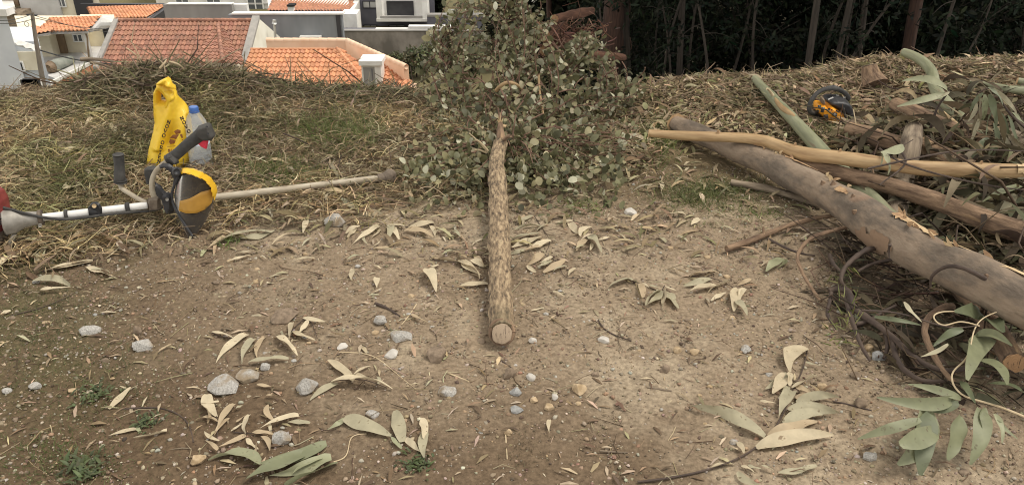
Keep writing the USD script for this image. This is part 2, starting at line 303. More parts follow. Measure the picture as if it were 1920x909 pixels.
COL = mixc(COL, [.35, .288, .208], sstep(-.02, .16, n2 + .5 * n3 + .3 * n1))                # dry pale patches
COL = mixc(COL, [.15, .110, .073], sstep(.02, .22, n1 + .6 * n3 - .04) * .8)    # darker humus
COL = mixc(COL, [.105, .072, .044], np.clip(sstep(.1, -1.6, XX + .5 * (YY - 2.0) + 1.2 * n1) * .85, 0, 1))       # left: mossy; the darkening also paints lens vignette into the soil
COL = mixc(COL, [.085, .082, .035], sstep(-.9, -1.9, XX + .45 * (YY - 2.0) + 1.5 * n2 - .1) * sstep(-.12, .15, n3 + n2) * .8)
COL = mixc(COL, [.115, .08, .05], sstep(2.1, 1.5, YY + 1.2 * n1 + .3 * n3) * .75 * sstep(.75, .2, XX + .6 * n2))
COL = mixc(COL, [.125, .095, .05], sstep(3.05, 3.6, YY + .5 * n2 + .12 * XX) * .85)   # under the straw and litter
COL = mixc(COL, [.062, .046, .03], sstep(.85, 1.5, XX - .35 * (YY - 2.4) + .4 * n2) * sstep(1.9, 2.4, YY) * .8)       # under the log heap: humus, with shade painted into the soil
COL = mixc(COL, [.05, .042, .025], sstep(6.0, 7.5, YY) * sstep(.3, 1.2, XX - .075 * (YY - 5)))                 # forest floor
COL = mixc(COL, [.17, .16, .085], sstep(15, 26, YY) * (1 - sstep(.3, 1.2, XX - .075 * (YY - 5))) * (.7 + .6 * n1))
iv, jv = np.meshgrid(np.arange(len(gy) - 1), np.arange(len(gx) - 1), indexing='ij'); nx_ = len(gx); bq = (iv * nx_ + jv).ravel()
gf = np.stack([bq, bq + 1, bq + nx_ + 1, bq + nx_], 1)
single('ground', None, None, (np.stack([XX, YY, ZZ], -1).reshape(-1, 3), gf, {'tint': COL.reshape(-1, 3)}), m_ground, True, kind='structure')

# ------------------------------------------------------------------ town below the clearing
def tile_roof(bl, br, tr, tl, rng, pitch=.22, row=.38, amp=.062):
    bl, br, tr, tl = map(lambda a: np.asarray(a, float), (bl, br, tr, tl)); U = unit(br - bl); N = unit(np.cross(U, (tl + tr - bl - br))); N = N if N[2] > 0 else -N; V = np.cross(N, U)
    V = V if V[2] > 0 else -V
    uv = lambda p: ((p - bl) @ U, (p - bl) @ V); quad = Polygon([uv(bl), uv(br), uv(tr), uv(tl)]); u0, v0, u1, v1 = quad.bounds
    nc, nr, per = int((u1 - u0) / pitch) + 1, int((v1 - v0) / row) + 1, 6
    prof = np.array([0, .55, 1, .75, .2, -.1]); k, r = np.meshgrid(np.arange(nc), np.arange(nr), indexing='ij'); k, r = k.ravel(), r.ravel()
    ok = shapely.contains_xy(quad.buffer(.06), u0 + (k + .5) * pitch, v0 + (r + .5) * row); k, r = k[ok], r[ok]; m = len(k)
    uu = u0 + k[:, None] * pitch + np.r_[np.arange(per) / per, 1.0][None] * pitch; hh = np.r_[prof, 0][None] * amp + np.zeros((m, 1))
    off = rng.uniform(-.01, .01, (m, 1)); lower = v0 + r[:, None] * row + off; rows = []
    for vv, lift in ((lower, -.03), (lower, .05), (lower + row + .02, .0)):
        rows.append(bl + uu[..., None] * U + (vv + 0 * uu)[..., None] * V + (hh + lift)[..., None] * N)
    P = np.stack(rows, 1); c = per + 1; i, j = np.meshgrid(np.arange(2), np.arange(per), indexing='ij'); b = (i * c + j).ravel(); q = np.stack([b, b + 1, b + c + 1, b + c], 1)
    f = (q[None] + (np.arange(m) * 3 * c)[:, None, None]).reshape(-1, 4); tint = np.repeat(rng.uniform(.78, 1.15, (m, 1)) * np.array([1, 1, 1.0]) * (1 + .02 * rng.normal(size=(m, 3))), 3 * c, 0)
    return P.reshape(-1, 3), np.vstack([f[:, [0, 1, 2]], f[:, [0, 2, 3]]]), {'tint': np.clip(tint, .5, 1.4)}
def roof(parent, corners, m, rng, name='roof_tiles', under=True, ptc=None):
    p = part(parent, name, tile_roof(*corners, rng), m, False); tag(stage.GetPrimAtPath(p), kind='stuff')
    if under:
        q = np.array(corners); part(p, 'roof_boarding', (np.vstack([q - [0, 0, .07], q - [0, 0, .16]]), np.array([[0, 1, 2, 3], [7, 6, 5, 4], [0, 4, 5, 1], [1, 5, 6, 2], [2, 6, 7, 3], [3, 7, 4, 0]])), m_verge, False)
    return p
def ridge(parent, a, b, m, r=.12, name='ridge_tiles'):
    a, b = np.asarray(a), np.asarray(b); n = max(2, int(np.linalg.norm(b - a) / .42)); rng = np.random.default_rng(n); ms = []
    for k in range(n):
        v, f, at = tube([a + (b - a) * k / n, a + (b - a) * (k + 1.08) / n], [r * 1.08, r * .94], 8, 2); ms.append((v, f, {'tint': np.zeros((len(v), 3)) + rng.uniform(.8, 1.15)}))
    return part(parent, name, cat(ms), m, 40)
def window(parent, px0, py0, px1, py1, d, frame=None, glass=None, mull=1, t=.06, name='window', dy=.0):
    a, b = D(px0, py1, d), D(px1, py0, d); frame, glass = frame or m_frame_w, glass or m_glass; x0, z0, x1, z1 = a[0], a[2], b[0], b[2]; y = d - dy
    ms = [box((x0, y - .06, z0), (x0 + t, y + .03, z1)), box((x1 - t, y - .06, z0), (x1, y + .03, z1)), box((x0 + t, y - .06, z0), (x1 - t, y + .03, z0 + t)), box((x0 + t, y - .06, z1 - t), (x1 - t, y + .03, z1))]
    ms += [box((x0 + (x1 - x0) * k / (mull + 1) - t / 2, y - .055, z0 + t), (x0 + (x1 - x0) * k / (mull + 1) + t / 2, y + .03, z1 - t)) for k in range(1, mull + 1)]
    w = part(parent, name, cat(ms), frame, False); part(w, 'pane', box((x0 + t * .5, y - .02, z0 + t * .5), (x1 - t * .5, y + .02, z1 - t * .5)), glass, False); return w
def pbox(parent, name, px0, py0, px1, py1, d, depth, m, zbase=None, label=None):
    a, b = D(px0, py1, d), D(px1, py0, d); z0 = a[2] if zbase is None else zbase
    if depth < 2: return part(parent, name, box((a[0], d, z0), (b[0], d + depth, b[2])), m, False, label)
    k = (d + depth) / d; q = [(a[0], d), (b[0], d), (b[0] * k, d + depth), (a[0] * k, d + depth)]    # side walls splay along the sight lines of the camera
    return part(parent, name, prism([(x, y, z0) for x, y in q], (0, 0, 1), b[2] - z0), m, False, label)
def prism(pts3, n, th):
    """A flat polygon of points given thickness along n."""
    p = np.asarray(pts3, float); k = len(p); q = p + np.asarray(n) * th; f = [[0, i, i + 1] for i in range(1, k - 1)] + [[k, k + i + 1, k + i] for i in range(1, k - 1)]
    for i in range(k): j = (i + 1) % k; f += [[i, k + i, k + j], [i, k + j, j]]
    m = trimesh.Trimesh(np.vstack([p, q]), f, process=False); trimesh.repair.fix_normals(m); return m
rng = np.random.default_rng(7); GZ = -12.9

# old terracotta house
t = thing('terracotta_house', 'house with weathered terracotta tiled roof and pale gable just beyond the brush heap', 'house', (-19, 44, GZ))
xl, xr = D(218, 39, 44)[0], D(484, 39, 44)[0]; zr, ze = D(218, 40, 44)[2], D(195, 122, 41)[2]
roof(t, [(xl, 40.6, ze - .2), (xr - .15, 40.6, ze - .2), (xr - .15, 44, zr), (xl, 44, zr)], m_tile_old, rng)
roof(t, [(xr - .15, 47.4, ze - .2), (xl, 47.4, ze - .2), (xl, 44, zr), (xr - .15, 44, zr)], m_tile_old, rng)
ridge(t, (xl, 44, zr + .05), (xr - .2, 44, zr + .05), m_tile_old, .11)
part(t, 'wall', box((xl + .15, 41.1, GZ), (xr - .3, 47, ze - .25)), m_cream, False)
part(t, 'gable_wall', prism([(xr - .14, 40.8, GZ), (xr - .14, 47.4, GZ), (xr - .14, 47.4, ze - .12), (xr - .14, 44, zr + .12), (xr - .14, 40.8, ze - .12)], (1, 0, 0), .22), m_gable, False)
for nm, ya in (('verge', 40.6),):
    part(t, nm, prism([(xr - .28, ya, ze - .13), (xr - .28, 44, zr + .14), (xr - .28, 44, zr + .3), (xr - .28, ya, ze + .04)], (1, 0, 0), .4), m_verge, False)
part(t, 'verge', prism([(xl - .1, 40.6, ze - .15), (xl - .1, 44, zr + .02), (xl - .1, 44, zr + .17), (xl - .1, 40.6, ze + .02)], (1, 0, 0), .25), m_verge, False)
a = D(409, 48, 43.6); b = D(418, 118, 39.2); c = D(366, 118, 39.2)
roof(t, [c, b, a, a + [-.05, 0, 0]], m_tile_old, rng, 'wing_roof_tiles', False); ridge(t, b + [0, 0, .06], a + [0, 0, .06], m_tile_old, .1, 'wing_ridge_tiles')
part(t, 'wing_roof_slope', cat([tile_roof(b, b + [.9, .5, -.25], a + [.1, 0, -.05], a, rng)]), m_tile_old, False)
part(t, 'wing_wall', box((c[0] + .2, 39.6, GZ), (b[0] + .4, 41.05, c[2] - .5)), m_cream, False)
p0 = D(515, 80, 45.0); part(t, 'flue_pipe', tube([p0 + [0, 0, -.6], D(514.5, 44, 45)], [.075, .07], 8, 4), m_metal); part(t, 'flue_cap', tube([D(514.5, 45, 45), D(514.5, 38, 45)], [.14, .10], 10, 3), m_metal)

# orange roofed house in front of it
t = thing('orange_roof_house', 'house with bright orange clay tile roof and peach parapet behind the sticks', 'house', (-7.5, 38, GZ))
bl, br, tr, tl = D(455, 172, 35.4), D(700, 172, 35.4), D(632, 94, 38.6), D(470, 94, 38.6)
roof(t, [bl, br, tr, tl], m_tile_new, rng)
hb = D(722, 165, 36.5); ht = D(641, 95, 39.0)
part(t, 'hip_tiles', tile_roof(br + [0, 0, .0], hb, ht, tr, rng), m_tile_new, False); ridge(t, br + [0, 0, .06], tr + [0, 0, .06], m_tile_new, .09, 'hip_ridge_tiles'); ridge(t, tl + [0, 0, .04], tr + [0, 0, .04], m_tile_new, .06, 'flashing_tiles')
zp = D(645, 78, 40)[2]; A, B = D(500, 78, 40), D(648, 78, 40); dr = ray(757, 128); C = np.array([0, 0, CAMZ]) + dr * ((zp - CAMZ) / dr[2])
part(t, 'parapet', prism([(A[0], 39.9, zp), (B[0], 39.9, zp), (B[0], 39.9, zp - 3), (A[0], 39.9, zp - 3)], (0, 1, 0), .25), m_peach, False)
nn = unit(np.cross(C - B, [0, 0, 1.0])); nn = nn if nn[1] > 0 else -nn
B2 = np.array([B[0], 39.9, zp]); part(t, 'parapet', prism([B2 + [.003, 0, 0], C, C - [0, 0, 3], B2 - [-.003, 0, 3]], nn, .25), m_peach, False)
ridge(t, (A[0], 40.02, zp + .04), (B[0], 40.02, zp + .04), m_peach, .13, 'coping'); ridge(t, B2 + nn * .12 + [0, 0, .04], C + nn * .12 + [0, 0, .04], m_peach, .13, 'coping')
part(t, 'wall', box((bl[0] + .3, 35.9, GZ), (br[0] - .2, 39.7, bl[2] - .25)), m_peach, False)
ch = thing('white_chimney', 'square white chimney box with grey recessed front beside the orange roof', 'chimney', (-6, 36, GZ))
a, b = D(681, 172, 34.9), D(713, 119, 34.9)
part(ch, 'shaft', box((a[0], 34.95, GZ), (b[0], 35.9, b[2] - .1)), m_white, False); part(ch, 'cap', box((a[0] - .08, 34.85, b[2] - .095), (b[0] + .08, 36.0, b[2] + .1)), m_white, False)
part(ch, 'panel', box((a[0] + .08, 34.93, a[2]), (a[0] + .62, 34.97, b[2] - .2)), m_midgrey, False); part(ch, 'panel_bar', box((a[0] + .45, 34.90, a[2]), (a[0] + .48, 34.928, b[2] - .25)), m_dkgrey, False)
part(ch, 'corner_post', box((b[0] - .27, 34.91, a[2] - 1), (b[0], 34.948, b[2] - .1)), m_white, False)
t = thing('small_orange_roof_house', 'low orange tiled roof between the white chimney and the felled crown', 'house', (-4.7, 36, GZ))
bl, br, tr, tl = D(712, 175, 34.2), D(775, 175, 34.2), D(752, 127, 36.6), D(716, 122, 36.6); roof(t, [bl, br, tr, tl], m_tile_new, rng); part(t, 'wall', box((bl[0] + .1, 34.6, GZ), (br[0] - .1, 36.4, bl[2] - .22)), m_peach, False)

# grey and blue-grey boundary blocks
t = thing('blue_grey_block', 'long flat blue-grey rendered building wall behind the flue pipe', 'building', (-13, 49, GZ))
pbox(t, 'wall', 436, 28, 640, 78, 48, .4, m_bluegrey, GZ); pbox(t, 'coping', 434, 25.5, 643, 28, 47.9, .6, m_white); pbox(t, 'sill', 562, 69, 601, 76, 47.6, .37, m_white)
pbox(t, 'corner_strip', 634, 28, 636.5, 78, 47.93, .06, m_frame_d)
t = thing('grey_wall_block', 'plain mid grey rendered wall beside the dark orange-roofed shed', 'building', (-22, 51, GZ))
pbox(t, 'wall', 312, 9, 434, 42, 50, .4, m_midgrey, GZ); pbox(t, 'coping', 312, 7.6, 434, 9, 49.95, .5, m_white); pbox(t, 'low_wall', 434.2, 9, 462, 28, 50.4, .4, m_white, GZ)
t = thing('dark_gabled_shed', 'shed with low orange tiled roof and black gable end', 'shed', (-27, 53, GZ))
roof(t, [D(172, 36, 52), D(276, 33, 52), D(313, 11, 55.5), D(168, 12, 55.5)], m_tile_new, rng)
a, b, c, e = D(275, 37, 51.9), D(314, 10, 55.4), D(316, 40, 55.4), D(276, 50, 51.9)
part(t, 'gable_wall', prism([a, b, c - [0, 0, 1], e - [0, 0, 1]], (.25, .05, 0), 1), m_frame_d, False); pbox(t, 'wall', 178, 38, 274, 60, 52.3, 3, m_peach, GZ); pbox(t, 'back_wall', 150, 8, 312, 11, 55.6, .3, m_frame_d, GZ); pbox(t, 'fascia', 178, 34.5, 272, 36.6, 52.0, .25, m_frame_d)
# house with brown tiles
t = thing('brown_roof_house', 'white house with brown ribbed tile roof and small chimney', 'house', (-12, 58, GZ))
roof(t, [D(504, 19, 56), D(652, 21, 56), D(664, 2, 60), D(512, 2, 60)], m_tile_brown, rng, )
pbox(t, 'wall', 507, 20.5, 655, 40, 56.3, 4, m_white, GZ); a = D(650, 22, 56.2); b = D(664, 1, 60); part(t, 'gable_wall', prism([a, b, (b[0], b[1], GZ), (a[0], a[1], GZ)], (1, 0, 0), .4), m_white, False)
pbox(t, 'annex_wall', 641, 27, 668, 58, 54.5, 1.5, m_white, GZ); pbox(t, 'fascia', 506, 19.5, 653, 21.6, 55.92, .2, m_frame_d); pbox(t, 'upper_wall', 560, -30, 650, 1.5, 60.4, 3, m_white, GZ)
window(t, 508, 22, 513, 28, 56.27); window(t, 518, 22, 523, 27, 56.27)
c = part(t, 'chimney', box(D(540, 22, 55.6), D(549, 13, 55.6) + [0, .5, 0]), m_white, False); part(c, 'chimney_cap', box(D(537.5, 13.2, 55.5), D(551, 10.5, 55.5) + [0, .7, 0]), m_tile_brown, False)
# modern dark house
t = thing('modern_dark_house', 'modern slate grey house with white framed balcony and square dark window', 'house', (-9, 62, GZ))
pbox(t, 'wall', 666, -60, 812, 60, 60, 9, m_dkgrey, GZ)
for x0, y0, x1, y1 in ((680.5, 2, 706, 16), (682, 46.5, 707, 54.5), (729, 46.5, 760, 54.5)): window(t, x0, y0, x1, y1, 59.95, m_frame_d, m_blind)
for r in ((707, -40, 712, 40), (793, -40, 799, 40)): pbox(t, 'balcony_side', *r, 58.6, 1.38, m_white)
pbox(t, 'balcony_slab', 706, 36, 800, 41, 58.5, 1.48, m_white); pbox(t, 'balcony_back', 712.2, -40, 792.8, 35.9, 59.7, .25, m_white); pbox(t, 'balcony_coping', 713, 31, 792, 35, 58.58, .15, m_midgrey)
window(t, 726.5, 2.5, 775, 32, 59.66, m_frame_d, m_dark, 0, .08)
t = thing('white_terrace_parapet', 'low white terrace parapet with raised step above the concrete wall', 'wall', (-7, 54, GZ))
pbox(t, 'parapet', 704, 54.5, 766, 59, 53.5, .4, m_white, GZ); pbox(t, 'parapet_step', 766, 50, 850, 59, 53.45, .5, m_white, GZ); pbox(t, 'dark_flashing', 644, 55, 703.6, 59, 53.52, .4, m_dkgrey, GZ)
t = thing('concrete_wall', 'long stained concrete retaining wall between the houses and the felled crown', 'wall', (-4, 52, GZ))
pbox(t, 'wall', 636, 59, 900, 103, 52, .35, m_conc, GZ); pbox(t, 'coping', 635, 57.6, 901, 59, 51.95, .45, m_midgrey)
# further houses
t = thing('white_arched_house', 'white building with wide arched glass opening at top edge', 'house', (-20, 66, GZ))
pbox(t, 'wall', 300, -70, 520, 40, 66, 8, m_white, GZ); window(t, 466, -8, 492, 24, 65.95, m_frame_w, m_glass, 1, .1); window(t, 388, -9, 412, 6, 65.95); window(t, 330, -10, 352, 6, 65.95); pbox(t, 'sloping_band', 380, 6, 520, 9, 65.9, .2, m_palegrey)
t = thing('dark_fenced_wall', 'dark low wall with rail beyond the felled crown', 'wall', (-5, 60, GZ))
pbox(t, 'wall', 802, 32, 905, 60, 58, .4, m_dkgrey, GZ); pbox(t, 'coping', 801, 28, 906, 32, 57.95, .6, m_midgrey)
for k in range(7): pbox(t, 'rail_post', 842 + k * 9, 20, 843.5 + k * 9, 28, 58.2, .1, m_metal)
pbox(t, 'rail', 840, 18.5, 900, 20, 58.18, .12, m_metal)
t = thing('white_far_house', 'white two storey house with small dark window at the forest edge', 'house', (1, 68, GZ))
pbox(t, 'wall', 955, -80, 1062, 40, 68, 8, m_white, GZ); window(t, 982, 9, 993, 14, 67.95, m_frame_w, m_dark, 0); window(t, 1008, -12, 1020, 4, 67.95)
t = thing('orange_garden_frame', 'orange timber frame shelter beside the white house at the forest edge', 'shelter', (2.5, 62, GZ))
for x in (1024, 1034.5, 1044): pbox(t, 'post', x, 0, x + 1.4, 40, 62, .12, m_tile_new, GZ, )if False else part(t, 'post', box(D(x, 45, 62), D(x + 1.5, -2, 62) + [0, .12, 0]), m_brick, False)
part(t, 'roof_slab', box(D(1020, 2.5, 61.8), D(1050, -2, 61.8) + [0, 2.5, 0]), m_brick, False)
# left: cream house, porch house, pale blue house
t = thing('cream_house', 'tall cream rendered house with small white framed windows and grey pilaster', 'house', (-38, 60, GZ))
pbox(t, 'wall', -90, -120, 157, 75, 58, 10, m_cream, GZ); pbox(t, 'pilaster', 56, -120, 77, 75, 57.75, .24, m_palegrey, GZ); pbox(t, 'downpipe', 155.5, -60, 157.5, 75, 57.86, .12, m_frame_d, GZ)
window(t, 82, 4, 94, 19, 57.95); window(t, 110, -4, 121, 14, 57.95)
for k in range(3): pbox(t, 'balcony_slab', -90, 13 + k * 5, 28, 16.4 + k * 5, 55.8 - .1 * k, 2.15, m_white)
pbox(t, 'stone_pier', 16, 26, 32, 72, 56, 1.9, m_stone, GZ); pbox(t, 'dark_recess', -90, 26, 15.8, 72, 57.6, .35, m_dark, GZ); pbox(t, 'balcony_recess', -90, -30, 24, 11, 57.8, .15, m_brown)  # thin dark panels stand for shade in recesses that are not modelled
t = thing('porch_house', 'cream house with orange tiled porch roof, white pillar and paved patio', 'house', (-25, 46, GZ))
zf = D(135, 99, 47.5)[2]
roof(t, [D(76, 60, 45), D(163, 57.5, 45), D(189, 32, 48.5), D(98, 32, 48.5)], m_tile_new, rng)
roof(t, [D(32, 70, 44), D(92, 60, 44.4), D(100, 45, 46.5), D(36, 60, 46.5)], m_tile_new, rng, 'wing_roof_tiles')
part(t, 'pediment', slab([(785, 300), (905, 155), (1055, 195), (1020, 240)], 45.5, .3, 6, round_=.1, zoom=(4.785, 0, 0)), m_white, False)
pbox(t, 'wall', 48, 58, 163, 104, 47.5, 4, m_cream, zf); pbox(t, 'wing_wall', 36, 68, 92, 122, 46.6, .85, m_cream, zf - 2); pbox(t, 'back_wall', 163.5, 48, 218, 82, 49, 3, m_cream, zf)
window(t, 139, 64, 154, 79, 47.45); window(t, 198, 52, 214, 77, 48.95, m_frame_d, m_dark, 0, name='garage_opening'); pbox(t, 'door', 91, 66, 117, 105, 47.3, .19, m_brown, zf)
pbox(t, 'fascia', 47, 59, 163, 63.5, 45.1, .2, m_white)
a = D(171, 110, 45.4); part(t, 'pillar', box((a[0] - .09, 45.3, zf), (a[0] + .09, 45.5, D(171, 60, 45.4)[2])), m_white, False)
part(t, 'downpipe', tube([D(158, 60, 45.1), D(162, 66, 45.2), D(164.5, 85, 45.25), D(167, 112, 45.25)], [.05], 6, 12), m_brown)
fl = [G(x, y, zf) for x, y in ((60, 132), (109, 149), (188, 109), (222, 80), (222, 74), (100, 78), (50, 104))]; fl = [p for p in fl]
part(t, 'patio', prism(np.array(fl), (0, 0, -1), .3), m_palegrey, False)
e0, e1 = G(109, 149.5, zf), G(188, 109.5, zf); nn = unit(np.cross(e1 - e0, [0, 0, 1.0])); nn = nn if nn[1] < 0 else -nn; e2 = e0 + (e0 - e1) * .5
part(t, 'patio_edge', prism([e2 + [0, 0, .12], e1 + [0, 0, .12], e1 - [0, 0, .06], e2 - [0, 0, .06]], nn, .12), m_white, False)
part(t, 'retaining_wall', prism([e2 - [0, 0, .065], e1 - [0, 0, .065], e1 - [0, 0, 3], e2 - [0, 0, 3]], nn, .08), m_brick, False)
tp = thing('rolled_tarpaulin', 'grey green rolled tarpaulin lying on the paved patio', 'tarpaulin', G(110, 118, zf)); a, b = G(96, 126, zf + .3), G(134, 112, zf + .25)
part(tp, 'roll', tube([a, b], [.34, .24], 10, 8, rough=.1, rs=4), m_tarp); part(tp, 'roll_end', tube([a + unit(a - b) * .001, a + unit(a - b) * .3], [.36, .2], 10, 4), m_brown)
t = thing('pale_blue_house', 'pale blue rendered house with slab canopy at the left edge', 'house', (-24, 37, GZ))
pbox(t, 'wall', -120, 20, 9, 160, 36, 6, m_paleblue, GZ - 2); pbox(t, 'side_wall', 9.2, 78, 73, 165, 38.8, 3, m_paleblue, GZ - 2)
part(t, 'canopy', slab([(5, 66), (76, 89), (75, 98), (5, 79)], 37.4, .4, 5, round_=.1), m_white, False); pbox(t, 'cornice', -90, 18, 10.5, 31, 35.8, .6, m_white)
pbox(t, 'doorway_wall', 40, 98, 70, 132, 38.7, .09, m_cream); pbox(t, 'door_frame', 24.5, 104, 27.5, 158, 38.6, .15, m_white); window(t, 36.5, 115, 43, 134, 38.66, m_frame_w, m_dark, 0)
t = thing('iron_fence', 'small black barred fence below the pale blue house', 'fence', D(57, 160, 33)); pbox(t, 'top_rail', 42, 148, 74, 149.5, 33, .06, m_frame_d); pbox(t, 'backing', 41, 150, 75, 170, 33.3, .1, m_white)
for k in range(10): pbox(t, 'bar', 43 + 3.2 * k, 149.6, 44.4 + 3.2 * k, 170, 33.01, .04, m_frame_d)
t = thing('utility_pole', 'leaning dark wooden utility pole carrying wires in front of the patio', 'pole', D(82, 165, 33.5))
part(t, 'shaft', tube([D(60, 24, 34), D(68, 80, 33.8), D(84, 172, 33.5)], [.075, .09, .12], 8, 10), m_pole); part(t, 'crossarm', tube([D(50, 28, 34), D(70, 29, 34)], [.03], 6, 2), m_frame_d)
th_ = np.linspace(0, 2 * math.pi, 13); cc = D(50, 46, 34); part(t, 'wire_coil', tube(np.stack([cc[0] + .09 * np.cos(th_), cc[1] + 0 * th_, cc[2] + .1 * np.sin(th_)], 1), [.012], 5, 24), m_wire)
for k, (a, b, lab) in enumerate((((62, 27), (-30, 38), 'upper wire leaving the utility pole to the left'), ((62, 29), (215, 62), 'wire from the utility pole passing over the porch roof'), ((63, 36), (-30, 42), 'lower wire leaving the utility pole to the left'), ((70, 93), (216, 121), 'thick dark cable sagging from pole towards the brush heap'), ((64, 34), (208, 55), 'thin wire from utility pole to the porch pediment'))):
    A, B = D(*a, 34), D(*b, 31 if k == 3 else 44 if b[0] > 0 else 30); M_ = (A + B) / 2 - [0, 0, .12]
    single('overhead_wire', lab, 'wire', tube([A, M_, B], [.03 if k == 3 else .014], 5, 14), m_wire)

# ------------------------------------------------------------------ forest behind the clearing, on the right
rng = np.random.default_rng(21)
def leaf_cloud(n, centre, rad, size, rng, shell=.0, droop=.3, kind='lance', nseg=2, clumps=0):
    p = rng.normal(size=(n, 3)); p = unit(p) * (rng.uniform(shell, 1, (n, 1)) ** (1 / 2.2))
    if clumps: cc = unit(rng.normal(size=(clumps, 3))) * rng.uniform(.3, 1, (clumps, 1)) ** .5; p = cc[rng.integers(0, clumps, n)] * .85 + p * .32
    P = np.asarray(centre) + p * rad; d = unit(rng.normal(size=(n, 3)) + [0, 0, -droop]) * size * rng.uniform(.6, 1.4, (n, 1)); t = rng.uniform(.55, 1.5, (n, 1)) * (1 + .12 * rng.normal(size=(n, 3)))
    return strips(P, P + d, rng.normal(size=(n, 3)), size * rng.uniform(.14, .24, n) * (1.3 if kind == 'oval' else 1), arch=size * .1 * rng.normal(size=n), nseg=nseg, kind=kind, tint=np.clip(t, .3, 2))
def tree(h, r, lean, seed, bark, first_limb):
    g = np.random.default_rng(seed); pts = [np.array([0, 0, -.3]), np.array([lean[0] * .3, lean[1] * .3, h * .3]), np.array([lean[0], lean[1], h * .65]), np.array([lean[0] * 1.5, lean[1] * 1.5, h])]
    parts = [tube(pts, [r * 1.25, r, r * .7, r * .15], 10, 26, rough=r * .35, rs=7, seed=seed)]; ends = []
    C, _ = resample(np.array(pts), 30)
    for k in range(16):
        s = g.uniform(first_limb, .95); b = C[int(s * 29)]; a = g.uniform(0, 2 * math.pi); L = h * g.uniform(.14, .24) * (1.15 - s); e = b + [L * math.cos(a), L * math.sin(a), L * g.uniform(.1, .8)]
        parts.append(tube([b, (b + e) / 2 + [0, 0, .1], e], [r * .32, r * .2, r * .06], 5, 6)); ends.append(e)
    crowns = [leaf_cloud(560, e + [0, 0, .2], np.array([1.35, 1.35, .7]), .26, g, clumps=7) for e in ends]
    return cat(parts), cat(crowns)
protos = []
def forest_tree(px, py, d, kind, label, group=None, width=None):
    """The trunk stands where the sight line through (px, py) meets distance d, on the slope."""
    x = D(px, py, d)[0]; loc = (x, d, float(terrain(x, d)) - .05); h, r, lean, fl = [(11, .045, (.15, .1), .42), (9.5, .026, (-.35, .3), .44), (12, .085, (.3, -.1), .40), (8.5, .022, (.4, .2), .46)][kind]
    if kind not in FT:
        t = thing('eucalyptus_tree', label, 'tree', loc, group); tr_, cr_ = tree(h, r, lean, 50 + kind, None, fl); off = np.asarray(loc, float)
        part(t, 'trunk', (tr_[0] + off, tr_[1], tr_[2]), m_bark_red if kind in (0, 2) else m_bark_pale); part(t, 'crown', (cr_[0] + off, cr_[1], cr_[2]), m_crown, False); FT[kind] = t; return t
    rz = float(rng.uniform(0, 360)); rz, tl_ = (rz, None) if group else (rz * .06, (0.0, float(rng.uniform(-5, -2))))
    return copy_of(FT[kind], 'eucalyptus_tree', label, 'tree', loc, rz, float(rng.uniform(.85, 1.1)) if width is None else width, group, tl_ or (float(rng.normal(0, 3.5)), float(rng.normal(0, 3.5))))
FT = {}
forest_tree(1143, 60, 7.6, 2, 'thickest red-brown eucalyptus trunk at the left edge of the dark forest')
forest_tree(1168, 50, 8.0, 0, 'red-brown trunk leaning close behind the thickest trunk at the forest edge')
forest_tree(1516, 130, 7.2, 1, 'thin straight trunk standing right above the chainsaw in the forest')
forest_tree(1574, 80, 7.6, 3, 'slender trunk just right of the thin straight trunk above the chainsaw')
forest_tree(1622, 70, 8.0, 1, 'faint trunk deep in the forest between the slender trunk and the leaning brown one')
forest_tree(1712, 60, 7.8, 0, 'leaning brown trunk in the forest above the curved green branch')
forest_tree(1282, 60, 7.5, 3, 'thin reddish trunk left of centre in the dark forest gap')
forest_tree(1058, 20, 13.0, 0, 'dark trunk beside the orange garden frame at the forest corner')
forest_tree(1195, 70, 7.7, 1, 'thin grey trunk right of the thickest trunk')
grp = 'forest eucalyptus trees lost in shade'; lab = 'eucalyptus tree standing in the deep shade of the forest'
for k in range(44):
    for _ in range(40):
        d = rng.uniform(10.5, 22); px = rng.uniform(1085, 2350)
        x = (px - 960) / F * d * 1.0
        if all((x - q[0]) ** 2 + (d - q[1]) ** 2 > .9 for q in FT.setdefault('spots', [])): break
    FT['spots'].append((x, d)); forest_tree(px, 40, d, int(rng.integers(0, 4)), lab, grp)
# shrubs at the edge
def shrub(px, py, d, k, label, group=None, s=1.0):
    x = D(px, py, d)[0]; loc = (x, d, float(terrain(x, d)) - .05)
    if k not in SH:
        g = np.random.default_rng(90 + k); t = thing('forest_shrub', label, 'shrub', loc, group); o = np.asarray(loc, float); st = []
        for _ in range(14): a = g.uniform(0, 6.28); e = np.array([.75 * math.cos(a), .75 * math.sin(a), g.uniform(.5, 1.4)]) * g.uniform(.6, 1); st.append(tube([o, o + e * [.4, .4, .6], o + e], [.014, .009, .004], 5, 6))
        part(t, 'stems', cat(st), m_bark_pale); c = leaf_cloud(3000, o + [0, 0, .7], np.array([1.0, .9, .85]), (.05, .085)[k], g, clumps=34, kind=('oval', 'lance')[k]); part(t, 'foliage', c, m_shrub, False); SH[k] = t; return t
    return copy_of(SH[k], 'forest_shrub', label, 'shrub', loc, float(rng.uniform(0, 360)), s, group)
SH = {}
gs, ls = 'dark shrubs along the forest edge', 'dark leafy shrub in the shade along the forest edge'
for k in range(26):
    d = rng.uniform(8.6, 12.0) if k % 3 else rng.uniform(8.0, 9.0); px = rng.uniform(1120, 2150); d = d + (1.0 if px > 1480 else 0); shrub(px, 80, d, k % 2, ls, gs, rng.uniform(.8, 1.25))
